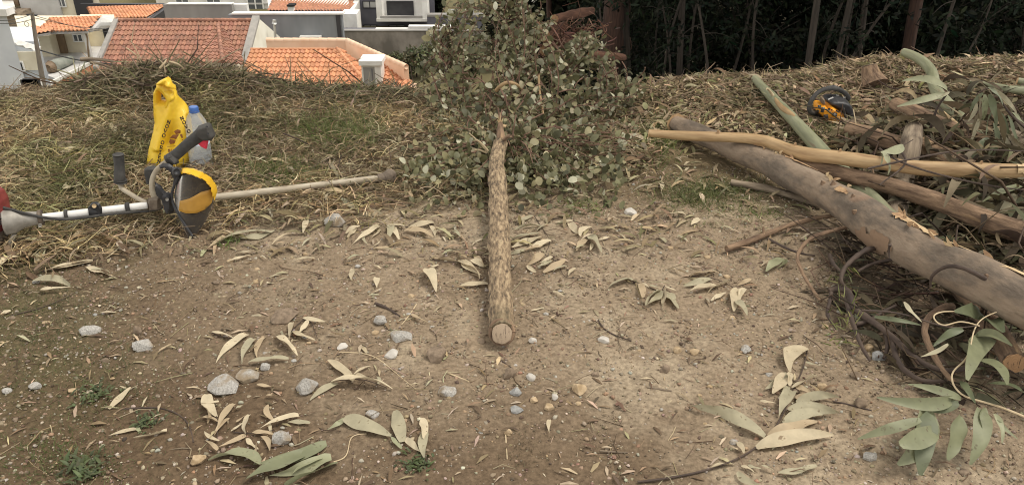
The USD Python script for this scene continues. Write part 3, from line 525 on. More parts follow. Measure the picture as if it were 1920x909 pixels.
# thin leaning saplings that break up the edge of the wood
sap = None
for k in range(16):
    d = rng.uniform(6.9, 8.6); px = rng.uniform(1130, 1960); x = D(px, 90, d)[0]; loc = (x, d, float(terrain(x, d)) - .03)
    lb, gp_ = 'thin leaning sapling with sparse leaves at the dark forest edge', 'saplings at the forest edge'
    if sap is None:
        g = np.random.default_rng(77); sap = thing('sapling', lb, 'sapling', loc, gp_); o = np.array(loc); C_s = [o, o + [.05, .02, .7], o + [-.06, .05, 1.5], o + [.12, 0, 2.6]]
        st = [tube(C_s, [.014, .011, .008, .003], 6, 20)]; Cq, _ = resample(np.array(C_s), 30); ends = []
        for j in range(16): b = Cq[int(g.integers(5, 29))]; e = b + unit(g.normal(size=3) + [0, 0, .3]) * g.uniform(.15, .5); st.append(tube([b, (b + e) / 2 + [0, 0, .03], e], [.005, .003, .0015], 5, 6)); ends.append(e)
        part(sap, 'stem', cat(st), m_bark_pale, True); part(sap, 'foliage', cat([leaf_cloud(26, e, np.array([.16, .16, .14]), .07, g) for e in ends]), m_shrub, False)
    else: copy_of(sap, 'sapling', lb, 'sapling', loc, float(rng.uniform(0, 360)), float(rng.uniform(.7, 1.2)), gp_, (float(rng.normal(0, 9)), float(rng.normal(0, 9))))
# the far wood that reads as one mass
n = 80000; d = 11.5 + 14 * rng.uniform(0, 1, n) ** 1.3; px = rng.uniform(1095, 2700, n); x = (px - 960) / F * d; z = terrain(x, d) + rng.uniform(0, 1, n) ** .8 * 6.5
P = np.stack([x, d, z], 1); keep = meshkit.fbm(P * .9, 3, 3) > .42; P = P[keep]; n = len(P); dd = unit(rng.normal(size=(n, 3)) + [0, 0, -.4]) * rng.uniform(.07, .2, (n, 1))
single('deep_forest_foliage', 'dense dark foliage filling the depth of the forest behind the trunks', 'foliage', strips(P, P + dd, rng.normal(size=(n, 3)), rng.uniform(.015, .035, n), nseg=2, kind='lance', tint=np.repeat(rng.uniform(.5, 1.3, (n, 1)), 3, 1)), m_shrub, False, kind='stuff')
# green bush far down by the white house
x = D(1003, 30, 60)[0]; t = thing('town_bush', 'rounded dark green bush in front of the white house with small window', 'bush', (x, 60, -12.5)); g = np.random.default_rng(5)
part(t, 'stem', tube([(x, 60, -13), (x, 60, -10)], [.12, .06], 6, 3), m_bark_pale); part(t, 'foliage', leaf_cloud(2600, (x, 60, D(1003, 30, 60)[2]), np.array([1.5, 1.2, 1.1]), .3, g, clumps=20, kind='oval'), m_shrub, False)
x = D(812, 15, 62)[0]; t = thing('town_tree', 'small green tree beside the modern house balcony', 'tree', (x, 62, -12.5))
part(t, 'trunk', tube([(x, 62, -13), (x, 62, -9.5)], [.14, .06], 6, 3), m_bark_pale); part(t, 'crown', leaf_cloud(2200, (x, 62, D(812, 8, 62)[2] + .4), np.array([.9, .9, 1.6]), .28, g, clumps=16, kind='oval'), m_shrub, False)
for k, (px, py, d, r, lab) in enumerate(((780, 118, 47, 1.0, 'scrubby bush below the concrete wall left of the felled crown'), (830, 100, 49, 1.1, 'taller scrub bush below the concrete wall behind the felled crown'), (875, 120, 46, 1.0, 'low scrub bush below the concrete wall nearest the crown'), (905, 92, 48, 1.2, 'broad scrub bush seen through the middle of the felled crown'), (745, 112, 50.6, .5, 'small dry bush at the foot of the concrete wall'))):
    c = D(px, py, d); t = thing('town_bush', lab, 'bush', c); part(t, 'stem', tube([c - [0, 0, 2], c], [.08, .03], 6, 3), m_bark_pale); part(t, 'foliage', leaf_cloud(1500, c, np.array([r * 1.3, r, r * .8]), .26, np.random.default_rng(140 + k), clumps=16, kind='oval'), m_scrub, False)

# ------------------------------------------------------------------ materials of the clearing
m_cork = mat('flaky_cork_bark', (.10, .065, .04), scale=85, rough=.95, coord='bc', stretch=(1, 1, .32), bmp=1.0, bscale=75, bdist=.012, detail=6, mid=[(.34, (.07, .05, .034)), (.45, (.20, .145, .09)), (.54, (.30, .22, .135)), (.63, (.44, .335, .21)), (.75, (.25, .20, .12))], extra=((.12, .10, .055), 2.2, .5, .66))
m_smooth = mat('smooth_grey_bark', (.155, .115, .085), scale=6.5, rough=.8, coord='bc', stretch=(1.5, 1.5, .8), bmp=.7, bscale=40, bdist=.010, detail=7, mid=[(.3, (.07, .052, .037)), (.43, (.135, .105, .078)), (.52, (.215, .16, .112)), (.64, (.27, .208, .15)), (.76, (.115, .075, .05))], extra=((.20, .095, .05), 3.2, .60, .74))
m_tanbark = mat('tan_peeled_bark', (.27, .17, .08), (.46, .32, .17), scale=7, rough=.65, coord='bc', stretch=(5, 5, .8), bmp=.25, bscale=30, bdist=.006, detail=6, extra=((.20, .11, .05), 6, .58, .72))
m_greenbark = mat('green_grey_bark', (.165, .175, .10), (.285, .29, .185), scale=6, rough=.6, coord='bc', stretch=(5, 5, .7), bmp=.2, bscale=40, bdist=.005, detail=6, extra=((.20, .15, .09), 7, .62, .74))
m_brownlog = mat('rough_brown_bark', (.10, .062, .04), (.30, .20, .125), scale=26, rough=.95, coord='bc', stretch=(1.6, 1.6, .35), bmp=.9, bscale=50, bdist=.012, detail=6, extra=((.42, .28, .15), 9, .62, .72))
m_greylog = mat('grey_brown_log_bark', (.085, .06, .042), (.30, .24, .17), scale=20, rough=.95, coord='bc', stretch=(1.6, 1.6, .25), bmp=.8, bscale=60, bdist=.008, detail=6)
m_twig = mat('dark_twig_bark', (.035, .023, .018), (.085, .058, .042), scale=30, rough=.8, coord='bc', stretch=(1, 1, .4), bmp=.5, bscale=60, bdist=.004)
m_paletwig = mat('pale_twig', (.42, .33, .20), (.58, .47, .31), scale=20, rough=.8, coord='bc')
m_wood = mat('fresh_cut_wood', (.52, .33, .17), (.68, .47, .27), scale=40, rough=.8, coord='bc', detail=3, stretch=(1, .18, 1), bmp=.5, bscale=90, bdist=.004)
def end_wood(name, c1, c2, ring=70.0, crack=(.09, .06, .04)):
    return usdkit.material(stage, '/World/Looks/' + name, {'a': ('attribute', {'attribute': 'bc'}), 'w': ('wave_texture', {'wave_type': 'rings', 'rings_direction': 'z', 'scale': ring, 'distortion': .5, 'detail': 2.0}), 'r': ('rgb_ramp', {'ramp': [(.2, c1), (.8, c2)]}),
        'mp': ('mapping', {'scale': (1.0, .16, 1.0), 'rotation': (0, 0, .25)}), 'n': ('noise_texture', {'scale': 130.0, 'detail': 5.0, 'roughness': .7}), 'rc': ('rgb_ramp', {'ramp': [(.34, (1, 1, 1)), (.42, (0, 0, 0))]}), 'm': ('mix_color', {'b': crack}), 'b': ('bump', {'strength': 1.0, 'distance': .008, 'invert': True}), 'p': ('principled_bsdf', {'roughness': .9})},
        [('a.vector', 'w.vector'), ('w.fac', 'r.fac'), ('a.vector', 'mp.vector'), ('mp.vector', 'n.vector'), ('n.fac', 'rc.fac'), ('rc.color', 'm.fac'), ('r.color', 'm.a'), ('m.result', 'p.base_color'), ('rc.color', 'b.height'), ('b.normal', 'p.normal')], surface='p.BSDF')
m_oldwood_ = mat('weathered_wood', (.26, .19, .13), (.50, .40, .29), scale=45, rough=.9, coord='bc', detail=4, stretch=(1.0, .12, 1), bmp=1.0, bscale=70, bdist=.01)
m_orangewood = end_wood('orange_cut_wood', (.22, .12, .055), (.36, .22, .115), 130, (.16, .09, .05)); m_oldwood = end_wood('weathered_cut_wood', (.25, .185, .125), (.36, .28, .20), 150)
m_splinter = mat('pale_torn_wood', (.40, .28, .15), (.58, .44, .26), scale=30, rough=.8, coord='obj', stretch=(1, 1, 1), bmp=.5, bscale=60, bdist=.004)
m_flake = mat('peeling_bark_strip', (.26, .15, .08), (.46, .31, .17), scale=40, rough=.85, coord='obj')
DRY = [mat(f'dry_leaf_{n}', c, tuple(min(1, x * 1.22) for x in c), scale=35, rough=.7, coord='obj', detail=5, trans=.15, extra=((c[0] * .55, c[1] * .48, c[2] * .42), 70, .63, .72)) for n, c in (('tan', (.42, .355, .24)), ('straw', (.49, .42, .29)), ('olive', (.32, .29, .195)), ('buff', (.37, .29, .185)), ('brown', (.20, .135, .085)))]
GRN = [mat(f'grey_green_leaf_{n}', c, tuple(x * 1.25 for x in c), scale=25, rough=.55, coord='obj', detail=4, trans=.18, extra=((c[0] * .7, c[1] * .6, c[2] * .6), 60, .64, .72)) for n, c in (('sage', (.175, .185, .105)), ('pale', (.25, .255, .155)), ('deep', (.105, .12, .065)), ('withered', (.125, .10, .058)))]
m_round = mat('round_eucalyptus_leaf', (.85, .85, .85), (1.1, 1.1, 1.1), scale=20, rough=.6, coord='obj', tint=True, trans=.2)
RND = [mat(f'round_leaf_{n}', c, tuple(x * 1.2 for x in c), scale=20, rough=.6, coord='obj', trans=.2) for n, c in (('green', (.17, .165, .08)), ('dark', (.11, .11, .055)), ('silver', (.36, .35, .24)), ('olive', (.24, .21, .11)))]
m_tint = mat('dry_litter', (.85, .85, .85), (1.12, 1.12, 1.12), scale=40, spec=.2, rough=.85, coord='pos', tint=True, trans=.12)
m_gravel = mat('gravel_grain', (.8, .8, .8), (1.15, 1.15, 1.15), scale=220, rough=.9, coord='pos', tint=True)
m_granite = mat('pale_granite', (.22, .21, .20), scale=240, rough=.9, coord='obj', detail=7, bmp=.7, bscale=120, bdist=.004, mid=[(.30, (.17, .165, .155)), (.43, (.29, .275, .25)), (.56, (.39, .375, .345)), (.72, (.50, .485, .45))], extra=((.25, .195, .13), 22, .5, .68))
m_bluestone = mat('grey_blue_stone', (.19, .19, .185), (.35, .35, .335), scale=70, rough=.85, coord='obj', bmp=.5, bscale=90, bdist=.003)
m_tanstone = mat('ochre_stone', (.30, .215, .12), (.47, .36, .23), scale=60, rough=.9, coord='obj', bmp=.5, bscale=90, bdist=.003)
m_brownstone = mat('brown_stone', (.13, .095, .065), (.24, .18, .125), scale=60, rough=.9, coord='obj', bmp=.5, bscale=90, bdist=.003)
m_quartz = mat('white_quartz', (.40, .375, .33), (.54, .51, .46), scale=40, rough=.6, coord='obj', bmp=.3, bscale=60, bdist=.003)
m_yellow = mat('yellow_plastic_film', (.86, .58, .03), (.92, .66, .07), scale=9, rough=.35, coord='obj', trans=.22, bmp=.25, bscale=22, bdist=.02)
m_ink = mat('dark_printed_ink', (.05, .03, .015), rough=.6)
m_inkred = mat('brown_red_printed_ink', (.22, .075, .02), (.28, .11, .03), rough=.6)
m_black = mat('black_plastic', (.018, .018, .02), (.035, .035, .038), scale=14, rough=.5, coord='obj')
m_rubber = mat('worn_black_rubber', (.028, .027, .026), (.06, .057, .052), scale=25, rough=.8, coord='obj', bmp=.3, bscale=60, bdist=.003)
m_white_tube = mat('worn_white_tube', (.62, .61, .58), (.72, .71, .69), scale=6, rough=.4, coord='bc', stretch=(4, 4, 1.5), extra=((.36, .29, .20), 3, .62, .78))
m_beige_tube = mat('dirty_beige_tube', (.30, .25, .175), (.46, .41, .32), scale=8, rough=.6, coord='bc', stretch=(4, 4, 1), extra=((.17, .12, .075), 7, .56, .70))
m_alu = mat('cast_aluminium', (.22, .205, .18), (.34, .32, .285), scale=20, rough=.55, coord='obj', metal=.25, bmp=.2, bscale=90, bdist=.003)
m_red = mat('faded_red_plastic', (.17, .028, .026), (.24, .05, .045), scale=10, rough=.5, coord='obj')
m_trig = mat('bright_red_plastic', (.55, .035, .07), rough=.4)
m_tank = mat('amber_fuel_tank', (.42, .25, .07), (.52, .33, .12), scale=8, rough=.4)
m_greyd = mat('grease_dark_metal', (.10, .075, .055), (.20, .16, .12), scale=30, rough=.8, coord='obj', bmp=.5, bscale=60, bdist=.004)
m_ybrow = mat('yellow_hard_plastic', (.62, .36, .02), (.72, .44, .03), scale=12, rough=.35)
m_ochre = mat('ochre_brow_guard', (.30, .155, .02), (.40, .215, .035), scale=14, rough=.4, extra=((.12, .08, .03), 18, .60, .72))
m_orange = mat('orange_saw_plastic', (.80, .30, .015), (.86, .38, .03), scale=14, rough=.45, coord='obj', extra=((.18, .09, .03), 16, .62, .74))
m_green = mat('living_grass', (.75, .75, .75), (1.15, 1.15, 1.15), scale=10, rough=.6, coord='pos', tint=True, trans=.25)
m_capblue = mat('blue_bottle_cap', (.05, .13, .38), rough=.4)
m_redbark = mat('red_brown_log_bark', (.09, .045, .03), (.20, .10, .062), scale=20, rough=.95, coord='bc', stretch=(1.6, 1.6, .4), bmp=.8, bscale=40, bdist=.01)
def clear_mat(name, col, mixf=None, rough=.05, tcol=(1, 1, 1)):
    return usdkit.material(stage, '/World/Looks/' + name, {'f': ('fresnel', {'IOR': 1.45}), 't': ('transparent_bsdf', {'color': tcol}), 'g': ('glossy_bsdf', {'color': (.95, .95, .95), 'roughness': rough}), 'd': ('diffuse_bsdf', {'color': col}), 'm': ('mix_closure', {}), 'm2': ('mix_closure', {'fac': mixf or .1})},
        [('f.fac', 'm.fac'), ('t.BSDF', 'm.closure1'), ('g.BSDF', 'm.closure2'), ('m.closure', 'm2.closure1'), ('d.BSDF', 'm2.closure2')], surface='m2.closure')
m_pet = clear_mat('clear_bottle_plastic', (.80, .82, .84), .20, .06, (.95, .97, .98)); m_water = clear_mat('still_water', (.45, .46, .42), .12, .02, (.90, .93, .92)); m_visor = clear_mat('smoked_visor', (.05, .045, .04), .38, .2, (.52, .48, .42))
m_label = mat('bottle_label', (.45, .55, .70), (.75, .78, .80), scale=30, rough=.5)
m_redtwig = mat('reddish_twig_bark', (.10, .055, .038), (.24, .14, .095), scale=20, rough=.8, coord='bc')

# ------------------------------------------------------------------ ground cover that nobody could count
rng = np.random.default_rng(3)
def spots(n, x0, x1, y0, y1, poly=None, fall=0):
    """Random points of the ground whose place lies within an area (outline given as it is seen from the path)."""
    x, y = rng.uniform(x0, x1, n * 3), rng.uniform(y0, y1, n * 3)
    if poly is not None:
        a, b, _ = proj(np.stack([x, y, terrain(x, y)], 1)); pg = Polygon(poly); d = shapely.distance(pg, shapely.points(a, b)); ok = d <= np.abs(rng.normal(0, 1, len(x))) * fall if fall else d <= 0; x, y = x[ok], y[ok]
    x, y = x[:n], y[:n]; return np.stack([x, y, terrain(x, y)], 1)
def rods(P0, P1, r, rng, bend=.06, tint=None):
    n = len(P0); d = P1 - P0; L = np.linalg.norm(d, axis=1, keepdims=True); M = (P0 + P1) / 2 + rng.normal(size=(n, 3)) * L * bend; S = unit(np.cross(d, rng.normal(size=(n, 3)))); N = unit(np.cross(S, d)); r = np.broadcast_to(r, (n,))[:, None]
    ring = lambda c, k: [c + S * r * k, c + N * r * k, c - S * r * k, c - N * r * k]
    V = np.stack(ring(P0, 1) + ring(M, .85) + ring(P1, .5), 1); q = np.array([[a * 4 + i, a * 4 + (i + 1) % 4, a * 4 + 4 + (i + 1) % 4, a * 4 + 4 + i] for a in (0, 1) for i in range(4)] + [[3, 2, 1, 0], [8, 9, 10, 11]])
    f = (q[None] + (np.arange(n) * 12)[:, None, None]).reshape(-1, 4); return V.reshape(-1, 3), np.vstack([f[:, [0, 1, 2]], f[:, [0, 2, 3]]]), {'tint': np.repeat(np.broadcast_to(tint, (n, 3)), 12, 0)}
def flatdir(n, rng, tilt=.25): a = rng.uniform(0, 2 * math.pi, n); return np.stack([np.cos(a), np.sin(a), rng.normal(0, tilt, n)], 1)
def pick(cols, n, rng, var=.15): c = np.array(cols)[rng.integers(0, len(cols), n)]; return np.clip(c * rng.lognormal(0, var, (n, 1)) * (1 + .05 * rng.normal(size=(n, 3))), .005, .9)
straw_poly = [(-40, 190), (160, 140), (230, 105), (420, 105), (520, 150), (700, 170), (800, 200), (900, 240), (900, 350), (760, 360), (660, 385), (520, 395), (380, 405), (200, 450), (-40, 500)]
# dead leaves and dark stalks among the straw
P = spots(4600, -3.9, .3, 2.4, 5.3, straw_poly, 30); n = len(P); L = rng.uniform(.03, .11, (n, 1)); d = flatdir(n, rng, .12) * L
mS = strips(P + rng.uniform(.0, .05, (n, 1)) * [0, 0, 1], P + d + rng.uniform(.0, .05, (n, 1)) * [0, 0, 1], [0, 0, 1], L[:, 0] * rng.uniform(.06, .13, n), arch=L[:, 0] * rng.normal(.05, .1, n), side=L[:, 0] * rng.normal(0, .1, n), nseg=4, kind='lance', fold=rng.uniform(0, .3, n), roll=rng.normal(0, .3, n), tint=pick([(.34, .27, .17), (.26, .20, .13), (.16, .115, .07), (.40, .34, .23)], n, rng))
P = spots(1500, -3.9, .3, 2.4, 5.3, straw_poly, 20); n = len(P); L = rng.uniform(.05, .28, (n, 1)); d = flatdir(n, rng, .12) * L; z_ = rng.uniform(.01, .06, (n, 1)) * [0, 0, 1]
mT = rods(P + z_, P + d + z_, rng.uniform(.001, .0028, n), rng, .08, pick([(.09, .06, .04), (.15, .105, .065), (.24, .18, .11)], n, rng))
n = 66000; P = spots(n, -3.9, .2, 2.3, 5.6, straw_poly, 22); n = len(P); L = rng.uniform(.03, .15, n)[:, None]; d = flatdir(n, rng, .16) * L
c = pick([(.40, .31, .18), (.30, .225, .125), (.20, .145, .08), (.47, .385, .24), (.13, .095, .055), (.17, .15, .07), (.085, .065, .04), (.25, .17, .09)], n, rng, .25); pt = fbm2(P[:, 0], P[:, 1], 2.2, 4, 41)[:, None]; pg = sstep(.02, .2, fbm2(P[:, 0], P[:, 1], 1.5, 4, 43))[:, None]; c = c * np.array([1.04, 1.06, 1.12]) * (1 + 2.2 * np.clip(pt, -.3, .28)) * (1 - pg * np.array([.22, .08, .30])) * np.where(pt > .05, [1, .98, .92], [1, 1, 1])
hz = rng.uniform(0, 1, (n, 1)) ** 2 * .05 * [0, 0, 1]
single('straw', 'mown dry grass straw matted over the left bank', 'straw', cat([mS, mT, strips(P + hz + [0, 0, .006], P + d + hz + [0, 0, .012], [0, 0, 1], rng.uniform(.0009, .0026, n), arch=L[:, 0] * rng.normal(0.08, .10, n), side=L[:, 0] * rng.normal(0, .12, n), nseg=3, tint=c, roll=rng.normal(0, .6, n))]), m_tint, False, kind='stuff')
# brush heap along the crest
hp = [(150, 175), (190, 118), (240, 100), (400, 104), (470, 130), (560, 160), (700, 168), (760, 175), (760, 200), (560, 190), (420, 165), (300, 170), (150, 195)]
P = spots(3400, -3.2, -.5, 4.2, 5.5, hp, 5); n = len(P); L = rng.uniform(.05, .30, (n, 1)) ** 1.0; d = flatdir(n, rng, .3) * L; hz = rng.uniform(0, .075, (n, 1)) * [0, 0, 1]
mA = rods(P - d / 2 + hz, P + d / 2 + hz, rng.uniform(.0016, .0052, n), rng, .08, pick([(.10, .075, .05), (.17, .13, .085), (.25, .20, .13), (.38, .31, .21), (.12, .12, .06)], n, rng))
P = spots(5200, -3.3, -.4, 4.0, 5.5, hp, 9); n = len(P); L = rng.uniform(.05, .2, (n, 1)); d = flatdir(n, rng, .3) * L
k = rng.integers(0, len(P), 260); K = P[k]; dK = flatdir(260, rng, .35) * rng.uniform(.12, .42, (260, 1)); mK = rods(K + [0, 0, .02], K + dK + [0, 0, .05], rng.uniform(.002, .006, 260), rng, .1, pick([(.10, .07, .05), (.20, .15, .10), (.42, .34, .23), (.14, .12, .07)], 260, rng))
Pu = spots(420, -3.6, -.45, 4.2, 5.0, [(-40, 190), (160, 140), (230, 105), (420, 105), (520, 150), (760, 172), (800, 200), (560, 200), (300, 180), (-40, 230)], 5); nu = len(Pu); du = unit(rng.normal(size=(nu, 3)) * [.6, .6, .25] + [0, 0, .75]) * rng.uniform(.04, .17, (nu, 1)); mU = rods(Pu, Pu + du, rng.uniform(.0008, .002, nu), rng, .12, pick([(.30, .24, .15), (.20, .15, .10), (.13, .13, .06), (.10, .075, .05)], nu, rng))
mB = strips(P + rng.uniform(0, .07, (n, 1)) * [0, 0, 1], P + d + rng.uniform(0.01, .07, (n, 1)) * [0, 0, 1], [0, 0, 1], rng.uniform(.002, .005, n), arch=L[:, 0] * .12, nseg=3, tint=pick([(.11, .12, .05), (.17, .15, .08), (.28, .23, .14), (.09, .08, .045)], n, rng))
single('brush_heap', 'low heap of cut twigs and dry stalks along the crest above the roofs', 'brush', cat([mA, mB, mK, mU]), m_tint, False, kind='stuff')
# leaf litter on the right
lit = [(1180, 190), (1300, 160), (1420, 158), (1530, 150), (1600, 118), (1700, 100), (1800, 96), (1960, 80), (1960, 235), (1700, 225), (1560, 270), (1420, 250), (1250, 245), (1190, 320), (1150, 260)]
P = spots(21000, .5, 4.3, 3.4, 6.0, lit, 14); n = len(P); L = np.minimum(rng.uniform(.022, .055, (n, 1)) * rng.lognormal(.15, .45, (n, 1)), .11); d = flatdir(n, rng, .16) * L
c = pick([(.25, .18, .11), (.18, .125, .075), (.33, .26, .17), (.12, .085, .05), (.22, .175, .11), (.09, .07, .04), (.27, .21, .14), (.14, .13, .06)], n, rng, .25); c = c * (1 + 1.6 * np.clip(fbm2(P[:, 0], P[:, 1], 2.6, 4, 51), -.3, .3))[:, None] * 1.15
Ps = spots(3200, .5, 4.3, 3.3, 6.0, lit, 20); ns = len(Ps); Ls = rng.uniform(.03, .16, (ns, 1)); ds = flatdir(ns, rng, .12) * Ls
mL = strips(Ps + rng.uniform(.0, .035, (ns, 1)) * [0, 0, 1], Ps + ds + rng.uniform(.005, .04, (ns, 1)) * [0, 0, 1], [0, 0, 1], rng.uniform(.0009, .0026, ns), arch=Ls[:, 0] * rng.normal(.08, .1, ns), side=Ls[:, 0] * rng.normal(0, .12, ns), nseg=3, tint=pick([(.33, .26, .16), (.22, .165, .095), (.13, .095, .06), (.16, .16, .065), (.40, .33, .21)], ns, rng, .2))
Ps = spots(500, .5, 4.3, 3.4, 5.8, lit, 12); ns = len(Ps); ds = flatdir(ns, rng, .15) * rng.uniform(.06, .3, (ns, 1)); mR = rods(Ps + [0, 0, .02], Ps + ds + [0, 0, .035], rng.uniform(.0015, .004, ns), rng, .1, pick([(.12, .085, .055), (.24, .18, .12), (.38, .30, .2)], ns, rng))
single('leaf_litter', 'thick layer of curled dead eucalyptus leaves below the forest edge', 'leaf litter', cat([mL, mR, strips(P + rng.uniform(.0, .03, (n, 1)) * [0, 0, 1], P + d + rng.uniform(.0, .03, (n, 1)) * [0, 0, 1], [0, 0, 1], L[:, 0] * rng.uniform(.07, .13, n), arch=L[:, 0] * rng.normal(.03, .09, n), side=L[:, 0] * rng.normal(0, .1, n), nseg=4, kind='lance', fold=rng.uniform(0, .35, n), roll=rng.normal(0, .28, n), twist=rng.normal(0, .4, n), tint=c)]), m_tint, False, kind='stuff')
# scraps over the whole clearing: small leaves, chips, stalks
P = spots(3000, -2.6, 2.4, 1.15, 3.9); n = len(P); L = rng.uniform(.012, .05, (n, 1)); d = flatdir(n, rng, .15) * L
mA = strips(P + [0, 0, .003], P + d + [0, 0, .006], [0, 0, 1], L[:, 0] * rng.uniform(.05, .16, n), arch=L[:, 0] * .1, nseg=2, kind='lance', tint=pick([(.32, .25, .16), (.22, .16, .10), (.42, .35, .24), (.13, .09, .06)], n, rng))
P = spots(2200, -2.6, 2.6, 2.7, 4.4); n = len(P); L = rng.uniform(.03, .10, (n, 1)); d = flatdir(n, rng, .2) * L
mB = strips(P + [0, 0, .004], P + d + [0, 0, .012], [0, 0, 1], L[:, 0] * rng.uniform(.05, .12, n), arch=L[:, 0] * .12, nseg=3, kind='lance', tint=pick([(.34, .27, .17), (.24, .18, .11), (.40, .34, .23), (.17, .15, .08)], n, rng), fold=.2)
P = spots(1500, -2.4, 2.4, 1.15, 3.4); n = len(P); L = rng.uniform(.03, .11, (n, 1)); d = flatdir(n, rng, .05) * L
mC = rods(P + [0, 0, .003], P + d + [0, 0, .004], rng.uniform(.0006, .0016, n), rng, .08, pick([(.30, .23, .14), (.14, .095, .06), (.40, .33, .22), (.09, .06, .04)], n, rng))
single('ground_scraps', 'scattered scraps of leaf, stalk and twig over the bare soil', 'plant scraps', cat([mA, mB, mC]), m_tint, False, kind='stuff')
# gravel
ico = trimesh.creation.icosphere(0); gp = []
for k in range(5): g = np.random.default_rng(k); v = np.array(ico.vertices) * g.uniform(.6, 1.2, (12, 1)) * [1, .8, .62]; gp.append((v, np.array(ico.faces)))
P = spots(60000, -2.5, 2.3, 1.1, 3.6); dens = fbm2(P[:, 0], P[:, 1], 2.2, 4, 31) + .25 * fbm2(P[:, 0], P[:, 1], 9, 2, 32); P = P[(dens > -.10) | (rng.uniform(0, 1, len(P)) < .35)]; n = len(P)
s = np.clip(rng.lognormal(-5.95, .5, n), .0008, .009); c = pick([(.34, .27, .18), (.39, .33, .25), (.22, .165, .11), (.30, .225, .14), (.44, .385, .31), (.16, .115, .075), (.36, .25, .16), (.40, .34, .26), (.13, .09, .06)], n, rng, .25)
c = c * .78
g1 = scatter(gp, P + np.stack([0 * s, 0 * s, s * .25], 1), s, c, rng)
peb = spots(900, -2.0, 1.9, 1.12, 3.2); n = len(peb); s = rng.uniform(.004, .010, n); g2 = scatter(gp, peb + np.stack([0 * s, 0 * s, s * .2], 1), s, pick([(.40, .35, .27), (.30, .22, .14), (.24, .18, .13), (.36, .33, .28), (.27, .17, .11)], n, rng), rng)
cl = spots(7000, -2.5, 2.3, 1.1, 3.5); n = len(cl); s = np.clip(rng.lognormal(-5.4, .45, n), .002, .012); g3 = scatter(gp, cl - np.stack([0 * s, 0 * s, s * .1], 1), s, pick([(.24, .19, .13), (.19, .145, .095), (.28, .225, .16)], n, rng), rng)
single('gravel', 'fine pale and brown gravel strewn in the bare soil', 'gravel', cat([g1, g2, g3]), m_gravel, 40, kind='stuff')
# living grass in patches
def tufts(px, py, rx, ry, n, h, cols): a = rng.normal(size=(n, 2)) * .55; return on(px + rx * a[:, 0], py + ry * a[:, 1]), np.full(n, h), pick(cols, n, rng, .2)
gcol = [(.11, .16, .035), (.16, .19, .06), (.085, .115, .03), (.21, .22, .09)]
parts_ = [tufts(640, 258, 80, 34, 4200, .10, gcol), tufts(520, 335, 70, 28, 3000, .08, gcol), tufts(330, 240, 260, 60, 2600, .085, [(.16, .17, .07), (.13, .14, .05)]), tufts(120, 330, 120, 60, 2200, .075, [(.11, .125, .045), (.16, .16, .07)]), tufts(1320, 365, 90, 28, 2400, .035, [(.10, .12, .04), (.13, .145, .05), (.17, .17, .075)]), tufts(1420, 400, 50, 14, 250, .03, gcol),
          tufts(330, 345, 40, 30, 300, .05, [(.10, .12, .04)]), tufts(60, 470, 80, 40, 600, .03, [(.09, .105, .035), (.12, .13, .05)]), tufts(80, 600, 130, 110, 2600, .020, [(.085, .10, .035), (.12, .13, .05)]), tufts(200, 740, 170, 80, 1800, .018, [(.085, .10, .035), (.12, .13, .05)]),
          tufts(100, 860, 140, 60, 1400, .02, [(.085, .11, .035), (.12, .14, .05)]), tufts(1230, 260, 40, 40, 900, .06, gcol), tufts(1380, 190, 120, 20, 900, .05, [(.11, .12, .045), (.15, .15, .065)]), tufts(1560, 250, 90, 14, 1200, .05, [(.10, .125, .045), (.15, .16, .07)]), tufts(430, 455, 14, 14, 60, .05, gcol), tufts(1000, 840, 110, 40, 500, .008, [(.07, .06, .03), (.10, .085, .04)]),
          tufts(700, 200, 60, 20, 300, .05, gcol), tufts(300, 130, 120, 12, 500, .07, [(.12, .15, .045), (.17, .18, .075)]), tufts(1330, 420, 60, 14, 200, .02, gcol), tufts(720, 425, 60, 12, 90, .03, [(.22, .19, .04)]), tufts(1090, 390, 40, 12, 120, .05, gcol)]
P = np.vstack([p[0] for p in parts_]); h = np.hstack([p[1] for p in parts_]); c = np.vstack([p[2] for p in parts_]); n = len(P); d = unit(rng.normal(size=(n, 3)) * [1, 1, .35] + [0, 0, .75]) * (h * rng.uniform(.5, 1.3, n))[:, None]
single('green_grass', 'sparse living green grass in patches among the straw and soil', 'grass', strips(P - [0, 0, .003], P + d, rng.normal(size=(n, 3)), np.clip(h * .045, .0007, .002), arch=h * .15, nseg=2, tint=c), m_green, False, kind='stuff')

